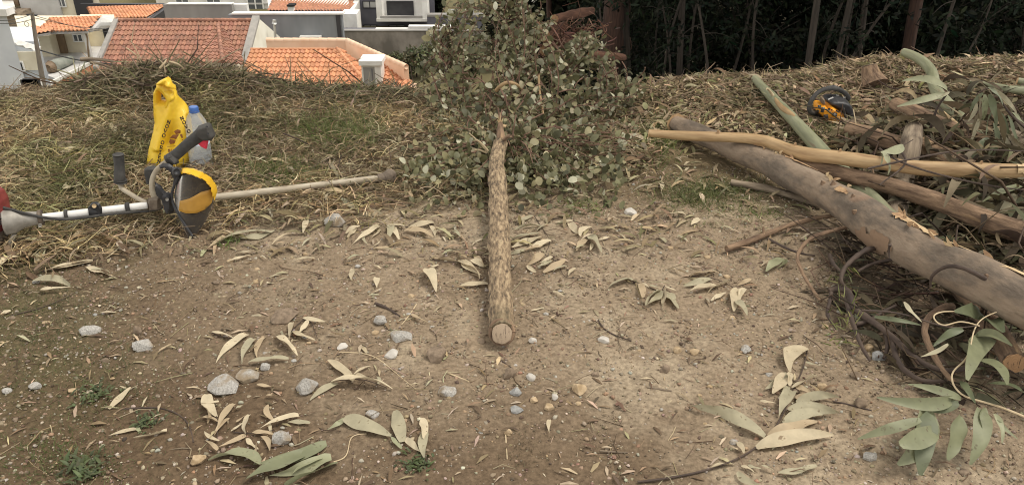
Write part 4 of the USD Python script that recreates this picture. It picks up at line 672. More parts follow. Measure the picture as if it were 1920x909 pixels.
# ------------------------------------------------------------------ stones
def rock(px, py, w, h, m, label, seed, ht=None):
    p = on(px, py + h * .30); dep = proj(p)[2][0]; a = w / F * dep / 2; b = a * .8; hh = (ht or h / w) * a * 1.0; v, f = stone(seed, 3 if w > 30 else 2, 16, .30); ang = (seed * 37 % 100) / 50 - 1
    v = v * [a, b, hh]; c, s = math.cos(ang * .35), math.sin(ang * .35); v = np.stack([v[:, 0] * c - v[:, 1] * s, v[:, 0] * s + v[:, 1] * c, v[:, 2]], 1)
    return single('stone', label, 'stone', (v + p + [0, 0, hh * .40], f), m, 22)
for k, r in enumerate([
    (425, 718, 68, 38, m_granite, 'largest flat pale granite stone left of the centre foreground'), (466, 700, 42, 34, m_granite, 'angular grey granite stone touching the largest flat stone'),
    (575, 718, 46, 44, m_granite, 'bright rounded white granite stone beside crossed dry leaves'), (528, 817, 38, 36, m_granite, 'small speckled granite stone above the big green leaves'),
    (172, 617, 42, 22, m_granite, 'flat pale stone lying alone on the left soil'), (269, 643, 38, 24, m_granite, 'pale four-cornered stone below a small dark stone on the left'),
    (258, 617, 17, 22, m_brownstone, 'small near black stone between two pale stones on the left'), (753, 626, 42, 26, m_granite, 'pale grey granite stone left of the cut trunk end'),
    (534, 590, 58, 26, m_brownstone, 'dark brown half buried stone above a leaf sprig'), (627, 411, 48, 26, m_granite, 'whitish rough stone near the tip of the brushcutter shaft'),
    (370, 858, 34, 24, m_tanstone, 'yellowish brown oval stone near the bottom left leaves'), (712, 598, 32, 20, m_granite, 'pale half buried stone up and left of the trunk end'),
    (496, 686, 21, 15, m_granite, 'little grey stone just right of the angular granite stone'), (642, 648, 22, 11, m_quartz, 'thin white chip of stone left of the trunk end'),
    (968, 731, 26, 22, m_bluestone, 'dark blue-grey pointed stone below the trunk end'), (970, 766, 25, 16, m_bluestone, 'smooth light blue-grey pebble lowest of the group below the trunk'),
    (955, 696, 28, 26, m_brownstone, 'square brown stone just below the trunk end'), (995, 705, 19, 16, m_quartz, 'white angular quartz piece right of the square brown stone'),
    (999, 637, 17, 11, m_quartz, 'flat white quartz chip right of the trunk end'), (1040, 742, 15, 16, m_quartz, 'tiny white pointed quartz piece below the trunk'),
    (1000, 747, 18, 18, m_tanstone, 'knobbly tan pebble between blue-grey stone and white quartz'), (1030, 760, 20, 18, m_tanstone, 'round tan pebble below the tiny white quartz'),
    (1086, 727, 34, 26, m_tanstone, 'ochre lump of stone on bare soil right of the pebble group'), (953, 808, 17, 17, m_tanstone, 'lone round tan pebble above a dry stalk in the bottom centre'),
    (1132, 636, 22, 13, m_quartz, 'elongated pale pebble on the bare soil right of the trunk end'), (1396, 653, 24, 16, m_granite, 'round white-grey pebble on soil left of the tangled twigs'),
    (1630, 853, 27, 22, m_granite, 'speckled pebble under the hanging green leaves at bottom right'), (1614, 751, 30, 24, m_brownstone, 'tan-grey flat stone between dry sprig and green leaves'),
    (1646, 664, 28, 22, m_bluestone, 'blue-grey block half hidden under the dark twigs'), (1629, 650, 20, 18, m_tanstone, 'reddish brown pebble beside the blue-grey block under the twigs'),
    (820, 664, 42, 30, m_brownstone, 'grey-brown embedded stone left below the trunk end'), (838, 731, 36, 18, m_granite, 'flat whitish stone with gravel around it left of the pebble group'),
    (68, 722, 25, 15, m_granite, 'small pale oval stone on the mossy far left'), (1183, 396, 26, 15, m_quartz, 'white lumpy stone behind the leaf row right of the trunk'),
    (700, 775, 30, 16, m_granite, 'gravelly pale stone above the twisted grey-green leaf'), (735, 661, 30, 20, m_quartz, 'broken white stone fragments left below the pale granite stone'),
    (1269, 655, 18, 14, m_tanstone, 'left of two small ochre pebbles on the bare soil'), (1302, 657, 20, 15, m_tanstone, 'right of two small ochre pebbles on the bare soil'),
    (1540, 722, 20, 14, m_tanstone, 'ochre pebble right of the dry sprig, nearest to its leaves'), (1605, 701, 24, 16, m_brownstone, 'brown pebble below the reddish pebble at the edge of twigs'),
    (1246, 690, 22, 16, m_brownstone, 'dull brown lump alone on soil right of the trunk end'), (1116, 700, 16, 12, m_brownstone, 'small dark pebble right of the speckled grains below the trunk')]):
    rock(*r, 200 + k)
P = spots(150, -1.9, 1.9, 1.15, 2.9); cols = [m_brownstone, m_tanstone, m_brownstone, m_brownstone, m_tanstone, m_granite]
for k, p in enumerate(P):
    v, f = stone(700 + k, 1, 6, .15); a = rng.uniform(.006, .016); single('pebble', 'small pebble scattered in the bare gravelly soil', 'pebble', (v * [a, a * .8, a * .6] + p + [0, 0, a * .15], f), cols[k % 6], 30, 'pebbles scattered in the soil')

# ------------------------------------------------------------------ fallen leaves: sprigs with leaves as parts, and single ones
rng = np.random.default_rng(12)
def leaf_mesh(b, t, w=None, arch=None, kind='lance', up=(0, 0, 1), side=None, fold=None, nseg=11, roll=None, twist=None):
    L = np.linalg.norm(np.asarray(t) - b); k_ = ('lance', 'long', 'blunt', 'lance')[int(rng.integers(0, 4))]; kind = k_ if kind == 'lance' else 'lance'
    return strips(b, t, up, w or L * rng.uniform(.085, .115), arch=L * rng.uniform(.0, .09) if arch is None else arch, side=L * rng.normal(0, .07) if side is None else side, nseg=nseg, kind=kind, fold=rng.uniform(.05, .5) if fold is None else fold, roll=rng.normal(0, .25) if roll is None else roll, twist=rng.normal(0, .85) if twist is None else twist, wave=rng.uniform(.1, .35))
def tx(z): return lambda a, b: (z[1] + a / z[0], z[2] + b / z[0])
Z1, Z2, Z3, Z5, Z7, ZP = (1.98, 0, 450), (2.605, 380, 560), (2.84, 640, 380), (3.146, 1180, 620), (2.164, 1200, 200), (1, 0, 0)
def lmesh(z, q, wk=1.0, lift=.006):
    f = tx(z); b, t = f(q[0], q[1]), f(q[2], q[3]); P, Q = on(*b, lift + rng.uniform(0, .006)), on(*t, lift + rng.uniform(0, .010)); Q = P + (Q - P) * rng.uniform(.88, 1.08); L = np.linalg.norm(Q - P)
    k = q[4] if len(q) > 4 else 1.0
    return leaf_mesh(P, Q, max(.0045, min(L * rng.uniform(.088, .115), .0145)) * k ** .75 * wk)
def sprig(name, label, z, leaves, stem=None, mats=DRY[:4], group=None, wk=1.0, catname='leaf sprig', stem_r=.0018, stem_m=None):
    f = tx(z); c = on(*f(np.mean([q[0] for q in leaves]), np.mean([q[1] for q in leaves]))); t = thing(name, label, catname, c, group)
    for q in leaves: part(t, 'leaf', lmesh(z, q, wk), mats[int(rng.integers(0, len(mats)))], True)
    if stem: part(t, 'stem', tube([on(*f(*p), .006) for p in stem], [stem_r, stem_r * .6], 6, 4 * len(stem)), stem_m or m_twig, True)
    return t
sprig('leaf_sprig', 'spread of dry tan leaves left below the dark half buried stone', Z2, [(45, 160, 160, 195), (215, 172, 52, 325), (250, 195, 185, 335), (302, 188, 270, 290), (220, 310, 420, 290, .7)], [(45, 165), (160, 190), (215, 175)])
sprig('leaf_sprig', 'fan of dry leaves below the dark half buried stone', Z2, [(440, 115, 425, 215), (360, 182, 458, 272), (385, 155, 405, 195), (440, 158, 560, 205), (515, 105, 472, 165), (490, 92, 595, 110, .8)], [(430, 160), (500, 100), (560, 195)])
sprig('leaf_sprig', 'crossed dry leaves right of the bright rounded granite stone', Z2, [(612, 298, 750, 410), (820, 328, 735, 370, .8), (625, 408, 905, 437), (745, 365, 828, 395, .9), (660, 412, 530, 490), (848, 378, 857, 418, 1.4)], [(620, 405), (740, 390), (900, 435)])
sprig('leaf_sprig', 'bundle of crumpled dry leaves below the largest granite stone', Z2, [(20, 466, 75, 585, 1.5), (80, 500, -20, 512), (155, 512, 75, 628), (75, 600, -40, 590), (130, 582, 60, 662), (80, 692, 0, 640), (75, 735, 10, 690), (-10, 520, 20, 600, 1.4), (195, 520, 158, 535)], [(20, 470), (70, 590), (70, 690)])
sprig('leaf_sprig', 'star shaped cluster of dry leaves around the small speckled stone', Z2, [(320, 515, 345, 587), (228, 565, 213, 657, 1.2), (470, 570, 290, 628, 1.1), (525, 605, 420, 600), (240, 655, 360, 662), (210, 665, 75, 722), (215, 680, 275, 735, 1.2), (285, 670, 335, 745, 1.1), (165, 600, 217, 562), (140, 645, 215, 592), (250, 765, 262, 700)], [(150, 650), (240, 655), (350, 640)])
sprig('green_leaf_sprig', 'large dull green leaves lying together at the bottom edge left of centre', Z2, [(285, 800, 25, 788, 1.9), (605, 705, 270, 800, 1.6), (505, 752, 172, 896, 1.8), (630, 785, 310, 865, 1.7), (660, 798, 395, 910, 1.7), (590, 775, 440, 850, 1.5)], [(640, 795), (690, 775), (735, 670), (800, 658)], mats=GRN[:2] + [DRY[2]], stem_m=m_paletwig)
sprig('twisted_leaf_sprig', 'twisted grey-green leaves with one dark curled leaf at bottom centre left', Z2, [(690, 582, 907, 662, 1.6), (700, 585, 598, 645, 1.3), (940, 545, 972, 690, 1.5), (920, 672, 978, 735, 1.4)], [(690, 585), (905, 660), (970, 690)], mats=[GRN[1], DRY[2]])
sprig('leaf_sprig', 'three upright folded dull leaves over a small green weed at bottom centre', Z2, [(1075, 580, 1080, 690, 1.5), (1090, 650, 1085, 770, 1.4), (985, 680, 1075, 755, 1.5)], [(985, 680), (1085, 760), (1100, 800)], mats=[DRY[2], DRY[1]])
dry_big = sprig('dry_branch_sprig', 'large dry twig with rows of grey-tan leaves at bottom right', Z5, [(1060, 112, 945, 245, 1.9), (950, 245, 940, 328, 2.1), (932, 250, 812, 335, 1.2), (925, 258, 850, 362, 1.6), (932, 325, 868, 402, 1.5), (960, 352, 885, 498, 1.7), (960, 335, 1102, 268, .9), (970, 172, 862, 162), (1040, 186, 1132, 206, .8), (978, 328, 1082, 372, 1.7), (980, 395, 1150, 388, 1.4), (985, 422, 1225, 390), (935, 462, 1250, 482, 1.35), (908, 545, 1192, 484, 1.2), (820, 622, 1112, 532, 1.3), (750, 692, 1205, 612, 1.6), (800, 622, 342, 440, 1.3), (638, 655, 678, 722, 1.3), (620, 788, 480, 812, 1.5), (635, 832, 775, 908, 1.6), (700, 790, 782, 812), (660, 795, 745, 838), (780, 792, 857, 826), (880, 836, 1092, 796, .9), (770, 415, 865, 425)],
    [(50, 890), (260, 862), (470, 815), (700, 718), (820, 620), (900, 500), (960, 360), (1000, 280), (1050, 110)], mats=[DRY[0], DRY[2], DRY[2], DRY[3]], stem_r=.0032, wk=1.05)
sprig('leaf_sprig', 'row of drooping pale leaves left of the cork barked trunk near the crown', Z3, [(200, 122, 63, 218, 1.1), (210, 143, 150, 200), (265, 120, 243, 208, 1.3), (280, 132, 312, 202), (100, 125, 18, 165), (335, 124, 215, 122), (125, 180, 140, 220), (205, 205, 155, 245), (250, 235, 170, 240)], [(60, 125), (200, 120), (335, 125)])
sprig('leaf_sprig', 'flat pale leaves nearest the left side of the trunk top', Z3, [(497, 108, 358, 132, 1.2), (430, 135, 467, 168, 1.5), (335, 148, 490, 182), (470, 120, 500, 185, .6)], [(340, 130), (430, 120), (495, 110)])
sprig('leaf_sprig', 'long stalk with a fan of pale leaves against the left of the trunk', Z3, [(478, 298, 615, 312, 1.0), (610, 312, 730, 402, 1.2), (650, 308, 747, 382, 1.2), (680, 308, 778, 342, 1.6), (712, 288, 765, 335, 1.6), (780, 432, 610, 447, .8), (553, 427, 622, 434), (480, 340, 522, 330)], [(470, 285), (500, 305), (615, 315), (700, 310)])
sprig('leaf_sprig', 'stack of parallel pale leaves right of the trunk', Z3, [(1022, 72, 928, 118, 1.2), (1062, 124, 930, 142), (1052, 165, 908, 198, 1.1), (1072, 186, 903, 238, 1.1), (1082, 193, 983, 248, 1.1), (1117, 203, 1000, 258, 1.3), (985, 250, 893, 272), (1050, 130, 980, 165), (1085, 118, 1040, 155)], [(1030, 75), (1080, 150), (1110, 210), (1090, 260)])
sprig('leaf_sprig', 'fan of broad pale leaves right of the trunk below the stack of leaves', Z3, [(1082, 274, 988, 332, 1.3), (1122, 286, 1048, 322, 1.2), (988, 334, 1042, 372, 1.4), (1192, 305, 1072, 374, 1.3), (1122, 312, 1038, 342, 1.3), (1202, 338, 1118, 374, 1.2), (1250, 350, 1205, 392, 1.2), (1100, 300, 1060, 335)], [(1080, 275), (1150, 320), (1210, 400), (1300, 400)])
sprig('leaf_sprig', 'pale leaves with one long white leaf right of the parallel stack', Z3, [(1232, 95, 1128, 106), (1213, 108, 1272, 177, 1.6), (1332, 130, 1270, 177, 1.3), (1322, 175, 1387, 266, 1.4), (1312, 198, 1248, 258, 1.2), (1332, 213, 1325, 258, 1.3), (1432, 180, 1368, 196), (1300, 150, 1210, 172, .9), (1120, 100, 1060, 85)], [(1060, 85), (1230, 97), (1330, 135), (1325, 180)])
sprig('leaf_sprig', 'curled pale leaves with pinkish base on the bare soil right of centre', Z3, [(1532, 405, 1418, 458, 1.3), (1530, 402, 1592, 432, 1.5), (1590, 430, 1607, 502, 1.4), (1692, 470, 1612, 552, 1.6), (1600, 430, 1640, 450), (1640, 440, 1720, 460)], [(1500, 400), (1590, 430), (1690, 470)])
sprig('leaf_sprig', 'hand shaped cluster of pale leaves on soil left of the other right hand cluster', Z7, [(75, 743, 18, 812, 1.3), (95, 748, 90, 828, 1.4), (118, 755, 158, 822, 1.6), (100, 728, 150, 745)], [(100, 725), (95, 750), (120, 760)])
sprig('leaf_sprig', 'spray of pale leaves on soil left of the tangled dark twigs', Z7, [(312, 670, 190, 692, 1.1), (290, 700, 173, 727, 1.1), (312, 728, 198, 748, 1.1), (362, 713, 268, 763, 1.3), (398, 738, 378, 838, 1.6), (430, 738, 403, 783, 1.4), (350, 755, 288, 787), (390, 788, 437, 848, 1.4), (122, 658, 203, 682, .9), (450, 698, 398, 722)], [(200, 685), (310, 700), (390, 740)])
sprig('leaf_sprig', 'pale leaves spread below the shield at the left of the soil', ZP, [(515, 432, 447, 446), (510, 436, 390, 462, 1.2), (430, 440, 385, 468), (470, 478, 428, 490, .8), (490, 470, 440, 474), (640, 402, 700, 402, .9), (728, 403, 560, 418, .7)], [(520, 430), (450, 448), (390, 460)])
sprig('leaf_sprig', 'thin dry leaves around the whitish rough stone by the shaft tip', ZP, [(575, 413, 568, 437, 1.2), (570, 414, 537, 416), (660, 400, 722, 403), (668, 428, 650, 445), (590, 485, 545, 490, .8)], [(540, 412), (575, 412), (660, 402)])
sprig('leaf_sprig', 'pale leaves lying under the white brushcutter tube', ZP, [(205, 412, 177, 436, 1.5), (196, 446, 160, 468, 1.4), (185, 360, 178, 385, 1.2), (205, 352, 213, 380, 1.3), (60, 440, 40, 458, 1.4), (90, 465, 66, 490, 1.4)], [(200, 412), (190, 440), (170, 470)])
sprig('leaf_sprig', 'pair of long thin leaves on mossy soil at the far left', ZP, [(174, 490, 82, 507, 1.1), (165, 500, 217, 520, 1.1), (60, 527, 138, 536, .9), (75, 543, 132, 538, .7), (170, 505, 210, 512, .6)], [(80, 508), (172, 492)])
for z, q, lab, mi in ((Z3, (462, 352, 500, 466, 1.9), 'wide pale leaf standing alone on soil left of the trunk', 1), (Z3, (60, 352, 54, 412, 1.5), 'pale leaf alone on the soil far left of the trunk', 0), (Z3, (188, 398, 190, 458, 1.8), 'short white leaf with thin tail left of the trunk', 1), (Z3, (215, 456, 158, 487), 'thin leaf tail just below the short white leaf', 0),
    (Z7, (577, 615, 515, 665, 1.6), 'fresh pale green leaf alone on the soil near the log', None), (Z7, (92, 305, 90, 360, 1.6), 'pale upright leaf at grass edge right of the crown', 1), (Z7, (240, 455, 203, 482, 1.5), 'curled pale leaf beside white lumpy stone on the right', 1), (Z7, (185, 438, 85, 450), 'long thin leaf below the grass patch right of the crown', 0),
    (Z2, (265, 417, 425, 436, .8), 'straight dry leaf between the two granite stones', 3), (Z2, (310, 470, 385, 478, 1.3), 'reddish tan leaf under the straight dry leaf', 3), (Z2, (608, 172, 700, 178, .9), 'thin dry leaf above the crossed leaves', 3), (Z1, (485, 545, 400, 630, .9), 'narrow tan leaf on the mossy soil at left', 0), (Z1, (505, 702, 395, 727, .9), 'thin straw leaf beside the left green weed', 0), (Z1, (620, 708, 500, 730, 1.0), 'curved pale leaf beneath the left green weed', 1), (Z1, (637, 388, 578, 424, 1.1), 'buff leaf on soil left of the leaf spread', 3),
    (Z1, (345, 75, 165, 115, .5), 'long pale sliver leaf below the engine of the brushcutter', 1), (Z1, (155, 50, 130, 82, 1.8), 'small pale folded leaf near the left edge below the engine', 1), (Z1, (40, 262, 5, 272, 2.2), 'round pale yellow leaf at the left edge', 1), (ZP, (425, 375, 440, 410, 1.7), 'big pale curled leaf beside the face shield', 1), (ZP, (398, 300, 405, 312, 1.2), 'small white leaf right of the water bottle base', 1), (Z5, (340, 435, 440, 492, .8), 'dark thin leaf tip above the large dry twig', 4),
    (ZP, (1470, 486, 1455, 506, 1.2), 'small light green leaf lying right of the bare soil', None), (Z3, (1010, 575, 1085, 556, .8), 'small pale leaf on bare soil right of the trunk base', 1), (Z3, (1125, 470, 1195, 500, .8), 'thin pale leaf on bare soil right of the trunk middle', 0), (Z3, (370, 595, 470, 640, .9), 'buff leaf left of the trunk base beside a thin twig', 3), (ZP, (1030, 786, 1030, 811, 1.3), 'small yellowish upright leaf low in the bottom centre', 0)):
    single('fallen_leaf', lab, 'leaf', lmesh(z, q), GRN[1] if mi is None else DRY[mi], True)
# single small twigs lying on the soil
for z, pts, r, lab, m_ in ((Z3, [(180, 535), (240, 560), (312, 605)], .006, 'short dark brown rotten stick left of the trunk base', m_twig), (Z3, [(400, 540), (360, 600), (320, 650)], .0025, 'thin pale stalk right of the rotten stick', m_paletwig), (Z3, [(1365, 620), (1400, 670), (1545, 735)], .0028, 'thin dark twig on soil right of the trunk base', m_twig), (Z5, [(105, 332), (250, 355)], .004, 'short straight brown stick alone on the bare soil', m_greylog),
    (Z1, [(440, 630), (600, 625), (690, 670), (718, 750)], .003, 'curved brown twig over mossy soil at left', m_twig), (Z1, [(40, 280), (170, 245), (300, 185)], .0022, 'long thin twig at the far left soil', m_twig), (Z2, [(665, 262), (800, 270), (930, 350), (1042, 440)], .0018, 'thin pale creeping stalk beside the crossed dry leaves', m_paletwig), (ZP, [(1125, 845), (1178, 848)], .003, 'short brown stick at bottom centre right', m_greylog), (ZP, [(948, 815), (951, 860)], .0022, 'short pale straw stalk under the lone tan pebble', m_paletwig),
    (ZP, [(840, 699), (880, 715)], .003, 'short pale curved stick below the grey embedded stone', m_paletwig), (Z5, [(1200, 415), (1300, 435), (1430, 470)], .003, 'thin dark twig right of the dry leaf rows', m_twig), (ZP, [(935, 672), (960, 690)], .0025, 'tiny twig leaning on square brown stone', m_twig)):
    f = tx(z); single('twig', lab, 'twig', tube([on(*f(*p), r * .8) for p in pts], [r, r * .6], 6, 5 * len(pts), rough=r * .5, rs=80), m_, True)
# small weeds
for px, py, n, s, lab in ((778, 872, 26, .035, 'small dark green weed under the folded leaves at bottom centre'), (275, 792, 24, .035, 'low green weed with toothed leaves on the left soil'), (155, 880, 30, .045, 'low green weed at bottom left'), (175, 740, 22, .04, 'flat green weed on the mossy soil at left')):
    c = on(px, py); t = thing('weed', lab, 'weed', c); n *= 3; a = rng.uniform(0, 6.28, n); c0 = np.stack([rng.normal(0, s * .6, n), rng.normal(0, s * .6, n), 0 * a + .002], 1); e = c0 + np.stack([np.cos(a), np.sin(a), rng.uniform(.05, .7, n)], 1) * s * rng.uniform(.2, .7, (n, 1))
    part(t, 'leaves', strips(c + c0, c + e, [0, 0, 1], s * .10, arch=s * .08, nseg=4, kind='lance', fold=.2, tint=pick([(.075, .10, .035), (.10, .125, .05), (.06, .075, .03)], n, rng)), m_green, True)

# ------------------------------------------------------------------ the felled young tree in the middle
rng = np.random.default_rng(33)
tp = [G(941, 622, .046), G(939, 560, .05), G(937, 480, .055), G(935, 400, .07), G(932, 330, .09), G(934, 285, .105), G(939, 268, .125)]
t = thing('felled_tree', 'felled young eucalyptus with cork barked trunk pointing at the viewer and round leaved crown', 'tree', tp[3])
trunk_r = [.039, .040, .041, .040, .039, .038, .032]
part(t, 'trunk', tube(tp, trunk_r, 36, 170, rough=.016, rs=48, seed=4, lump=.16, ls=9), m_cork, True)
nrm = unit(np.array([.02, -.80, .60])); part(t, 'cut_end', disc(tp[0] + nrm * .008 + [0, -.012, 0], nrm, .033, 20, .006, 3), m_oldwood, 40)
g = np.random.default_rng(8); ring = [tp[0] + nrm * .004 + .036 * (math.cos(a) * np.array([1, 0, 0]) + math.sin(a) * np.array([0, .6, .8])) for a in np.linspace(0, 2 * math.pi, 17)]
part(t, 'bark_rim', tube(ring, [.008, .010, .007, .009, .008], 8, 60, rough=.008, rs=60, seed=9), m_brownlog, True)
S = np.array(tp[-1]); st = [S, D(938, 232, S[1] + .10)]
part(t, 'broken_stub', tube([S, S + (st[1] - S) * .6, st[1]], [.024, .020, .013], 12, 12, rough=.008, rs=60), m_brownlog, True)
for k in range(5): e = st[1] + np.array([rng.uniform(-.02, .025), rng.uniform(-.01, .02), rng.uniform(.02, .055)]); part(t, 'splinter', tube([st[1] - [0, 0, .01], e], [.006, .0015], 5, 3), m_splinter)
part(t, 'splinter', slab([(934, 240), (935, 226), (940, 233), (951, 235), (948, 240)], st[1][1] - .01, .02, 3, round_=2), m_splinter)
for a, b, r in (((915, 283), (893, 262), .006), ((912, 287), (889, 281), .006), ((925, 322), (885, 329), .005), ((918, 290), (880, 250), .004), ((945, 262), (958, 255), .012)): part(t, 'snapped_twig', tube([D(*a, S[1] - .02), D((a[0] + b[0]) / 2, (a[1] + b[1]) / 2 - 2, S[1] - .03), D(*b, S[1] - .05)], [r, r * .7], 6, 6), m_paletwig if b[0] < 930 else m_brownlog)
# leaders and side branches of the crown (each its own part), leaves in pairs along them
outline = Polygon([(760, 345), (750, 290), (770, 215), (790, 150), (815, 90), (820, 40), (850, -20), (900, -60), (980, -50), (1000, 20), (1060, 45), (1110, 60), (1160, 85), (1165, 130), (1205, 160), (1215, 210), (1200, 270), (1150, 300), (1120, 320), (1080, 355), (1010, 345), (960, 335), (900, 360), (860, 365), (800, 360)])
leaders = [[S, D(952, 215, 4.35), D(960, 150, 4.9), D(935, 70, 5.35), D(905, -10, 5.5)], [S, D(985, 225, 4.3), D(1035, 160, 4.7), D(1090, 100, 5.0)], [S, D(900, 225, 4.3), D(850, 160, 4.6), D(822, 90, 4.9)], [S, D(960, 190, 4.5), D(985, 100, 5.0), D(960, 20, 5.3)], [S, D(1010, 250, 4.2), D(1090, 215, 4.4), D(1180, 185, 4.6)], [S, D(880, 262, 4.15), D(815, 240, 4.3), D(765, 235, 4.4)]]
for q in leaders: part(t, 'branch', tube(q, [.017, .012, .008, .003], 8, 24, rough=.004, rs=60), m_greylog if q is leaders[0] else m_twig, True)
for q, r in (([D(930, 170, 4.35), D(952, 155, 4.3), D(985, 170, 4.35)], .012), ([D(985, 190, 4.4), D(975, 225, 4.25), D(968, 255, 4.15)], .010), ([D(1010, 140, 4.5), D(1012, 170, 4.4), D(1020, 220, 4.2)], .007)): part(t, 'branch', tube(q, [r, r * .7], 8, 12, rough=.004, rs=50), m_tanbark, True)
LB, LT, tw = [], [], []
LC = np.vstack([resample(np.array(q), 24)[0][3:] for q in leaders])
while len(tw) < 620:
    px, py = rng.uniform(740, 1220), rng.uniform(-70, 360)
    if not shapely.contains_xy(outline, px, py): continue
    y = 4.0 + np.clip((330 - py) / 330, 0, 1.1) * 1.25 + rng.normal(0, .22); e = D(px, py, y); gz = terrain(e[0], e[1])
    if e[2] < gz + .02: e = on(px, py, rng.uniform(.02, .08))
    if e[1] > 6.2: continue
    dd = np.linalg.norm(LC - e, axis=1) + 3 * (LC[:, 1] > e[1] + .1); b = LC[int(np.argmin(dd + rng.uniform(0, .25, len(dd))))]; v = e - b; L = np.linalg.norm(v)
    if L > .55: b = e - v / L * .5
    if L < .12: b = e - unit(rng.normal(size=3) + [0, -.2, -.5]) * .2
    m = (b + e) / 2 + rng.normal(size=3) * .03; Q, _ = resample(np.array([b, m, e]), 12); tw.append(tube([b, m, e], [.0042, .0030, .0014], 5, 7))
    for s in range(3, 12):
        dirn = unit(Q[s] - Q[s - 1]); side = unit(np.cross(dirn, rng.normal(size=3)))
        for sg in (-1, 1):
            if rng.uniform() < .86:
                L = rng.choice([rng.uniform(.020, .036), rng.uniform(.036, .066)]) * (1.1 - .4 * (s / 12)); v = unit(dirn * .55 + side * sg + rng.normal(size=3) * .35); LB.append(Q[s] + v * .006); LT.append(Q[s] + v * L)
k = len(LB) + 900
while len(LB) < k:   # leafy shoots lying on the grass below it
    px, py = rng.uniform(760, 1170), rng.uniform(290, 410); w_ = math.exp(-((px - 930) / 220) ** 2) * (1.0 if py < 340 else .45 * (410 - py) / 70)
    if rng.uniform() > w_ or abs(px - 934) < 26: continue
    a = on(px, py, rng.uniform(.01, .10 if py < 350 else .04)); v = unit(rng.normal(size=3)); LB.append(a); LT.append(a + v * rng.uniform(.02, .045))
LB, LT = np.array(LB), np.array(LT); n = len(LB); part(t, 'twigs', cat(tw), m_redtwig, True); L = np.linalg.norm(LT - LB, axis=1); ups = unit(rng.normal(size=(n, 3)) + [0, -.25, .9])
dist = np.linalg.norm(LB - [0, 0, CAMZ], axis=1) - 1.6 * (rng.uniform(0, 1, n)); dist[(proj(LB)[1] > 300)] += .8; order = np.argsort(dist); near, far = order[:300], order[300:]
cc = np.clip(np.array([(.185, .18, .092), (.13, .128, .064), (.43, .42, .30), (.27, .24, .13), (.155, .15, .075), (.085, .085, .045), (.34, .30, .19)])[rng.choice(7, n, p=[.22, .2, .10, .14, .14, .13, .07])] * rng.lognormal(0, .18, (n, 1)), .01, .6)
p = part(t, 'foliage', strips(LB[far], LT[far], ups[far], L[far] * .36, arch=L[far] * .08, nseg=4, kind='oval', fold=.15, roll=rng.normal(0, .5, len(far)), tint=cc[far]), m_round, True); tag(stage.GetPrimAtPath(p), kind='stuff')
for k in near: part(t, 'leaf', strips(LB[k], LT[k], ups[k], L[k] * .38, arch=L[k] * .1, nseg=6, kind='oval', fold=.18, roll=rng.normal(0, .5)), RND[int(rng.choice(4, p=[.42, .28, .07, .23]))], True)

# ------------------------------------------------------------------ yellow carrier bag
Y = 3.60; zb = (4.544, 260, 130)
outl = [(245, 68), (262, 85), (300, 160), (335, 215), (370, 285), (425, 360), (452, 410), (462, 520), (470, 640), (462, 760), (455, 795), (420, 812), (370, 826), (300, 815), (200, 812), (120, 815), (72, 800), (82, 740), (90, 680), (112, 590), (135, 500), (142, 440), (130, 370), (132, 260), (140, 180), (160, 140), (152, 122), (180, 100)]
hole = [(182, 178), (205, 205), (243, 255), (238, 266), (185, 266)]
def bagfn(a, b):
    x, y = (a - 260) * 4.544, (b - 130) * 4.544; low = np.clip((y - 330) / 420, 0, 1)
    fold = .009 * math.sin(x / 34 + y / 110) * (1 - .3 * low) + .010 * math.sin(y / 120 + x / 60)
    crease = -.022 * math.exp(-((x - (330 - .28 * (y - 250))) / 40) ** 2) * (1 if 200 < y < 640 else .2) + .03 * math.exp(-((x - 300) / 55) ** 2 - ((y - 560) / 120) ** 2)
    return fold + crease - .045 * low * (1 - ((x - 270) / 220) ** 2)
t = thing('carrier_bag', 'yellow plastic carrier bag with dark lettering standing tied on the straw', 'bag', D(340, 312, Y))
part(t, 'bag_body', slab(outl, Y, .10, 3.0, fn=bagfn, round_=22, zoom=zb, hole=hole), m_yellow, 50)
part(t, 'knot', slab([(150, 125), (180, 98), (245, 66), (268, 95), (318, 168), (290, 172), (230, 135), (175, 140)], Y - .045, .05, 2.4, round_=5, zoom=zb, fn=lambda a, b: .006 * math.sin(a * .22 + b * .3)), m_yellow, 50)
part(t, 'handle_strap', slab([(185, 140), (240, 170), (300, 190), (320, 240), (262, 330), (220, 440), (180, 560), (150, 500), (200, 380), (240, 260)], Y - .028, .045, 3, fn=bagfn, round_=7, zoom=zb), m_yellow, 50)
def front(a, b):
    return Y + bagfn(a, b) - .058
def letter(ch, cx, cy, h, rot, m=None, par=None):
    """A letter printed on the bag: cx, cy, h in the outline's own units, laid on its front."""
    tm = meshkit.text_mesh(ch, 1.0, .02, True); v = np.array(tm.vertices); v[:, :2] -= (v[:, :2].max(0) + v[:, :2].min(0)) / 2; tm = trimesh.Trimesh(v, tm.faces, process=False); c, s = math.cos(rot), math.sin(rot)
    x, y = (v[:, 0] * c - v[:, 1] * s) * h, (v[:, 0] * s + v[:, 1] * c) * h; a, b = 260 + (cx + x) / 4.544, 130 + (cy - y) / 4.544; yy = min(front(260 + cx / 4.544, 130 + cy / 4.544), Y - .06)
    W = np.array([D(p, q, yy - .012) for p, q in zip(a, b)]); W[:, 1] += np.where(v[:, 2] > .01, 0, .004); tm = trimesh.Trimesh(W, tm.faces, process=False); trimesh.repair.fix_normals(tm)
    part(par or t, 'letter', tm, m or m_ink, False)
for ch, x, y in zip('NOVO', (254, 240, 226, 213), (452, 489, 527, 566)): letter(ch, x, y, 31, -.22)
for ch, x, y in zip('ORIE', (202, 192, 183, 176), (626, 668, 708, 747)): letter(ch, x, y, 31, -.12)
letter('N', 172, 786, 30, -.1)
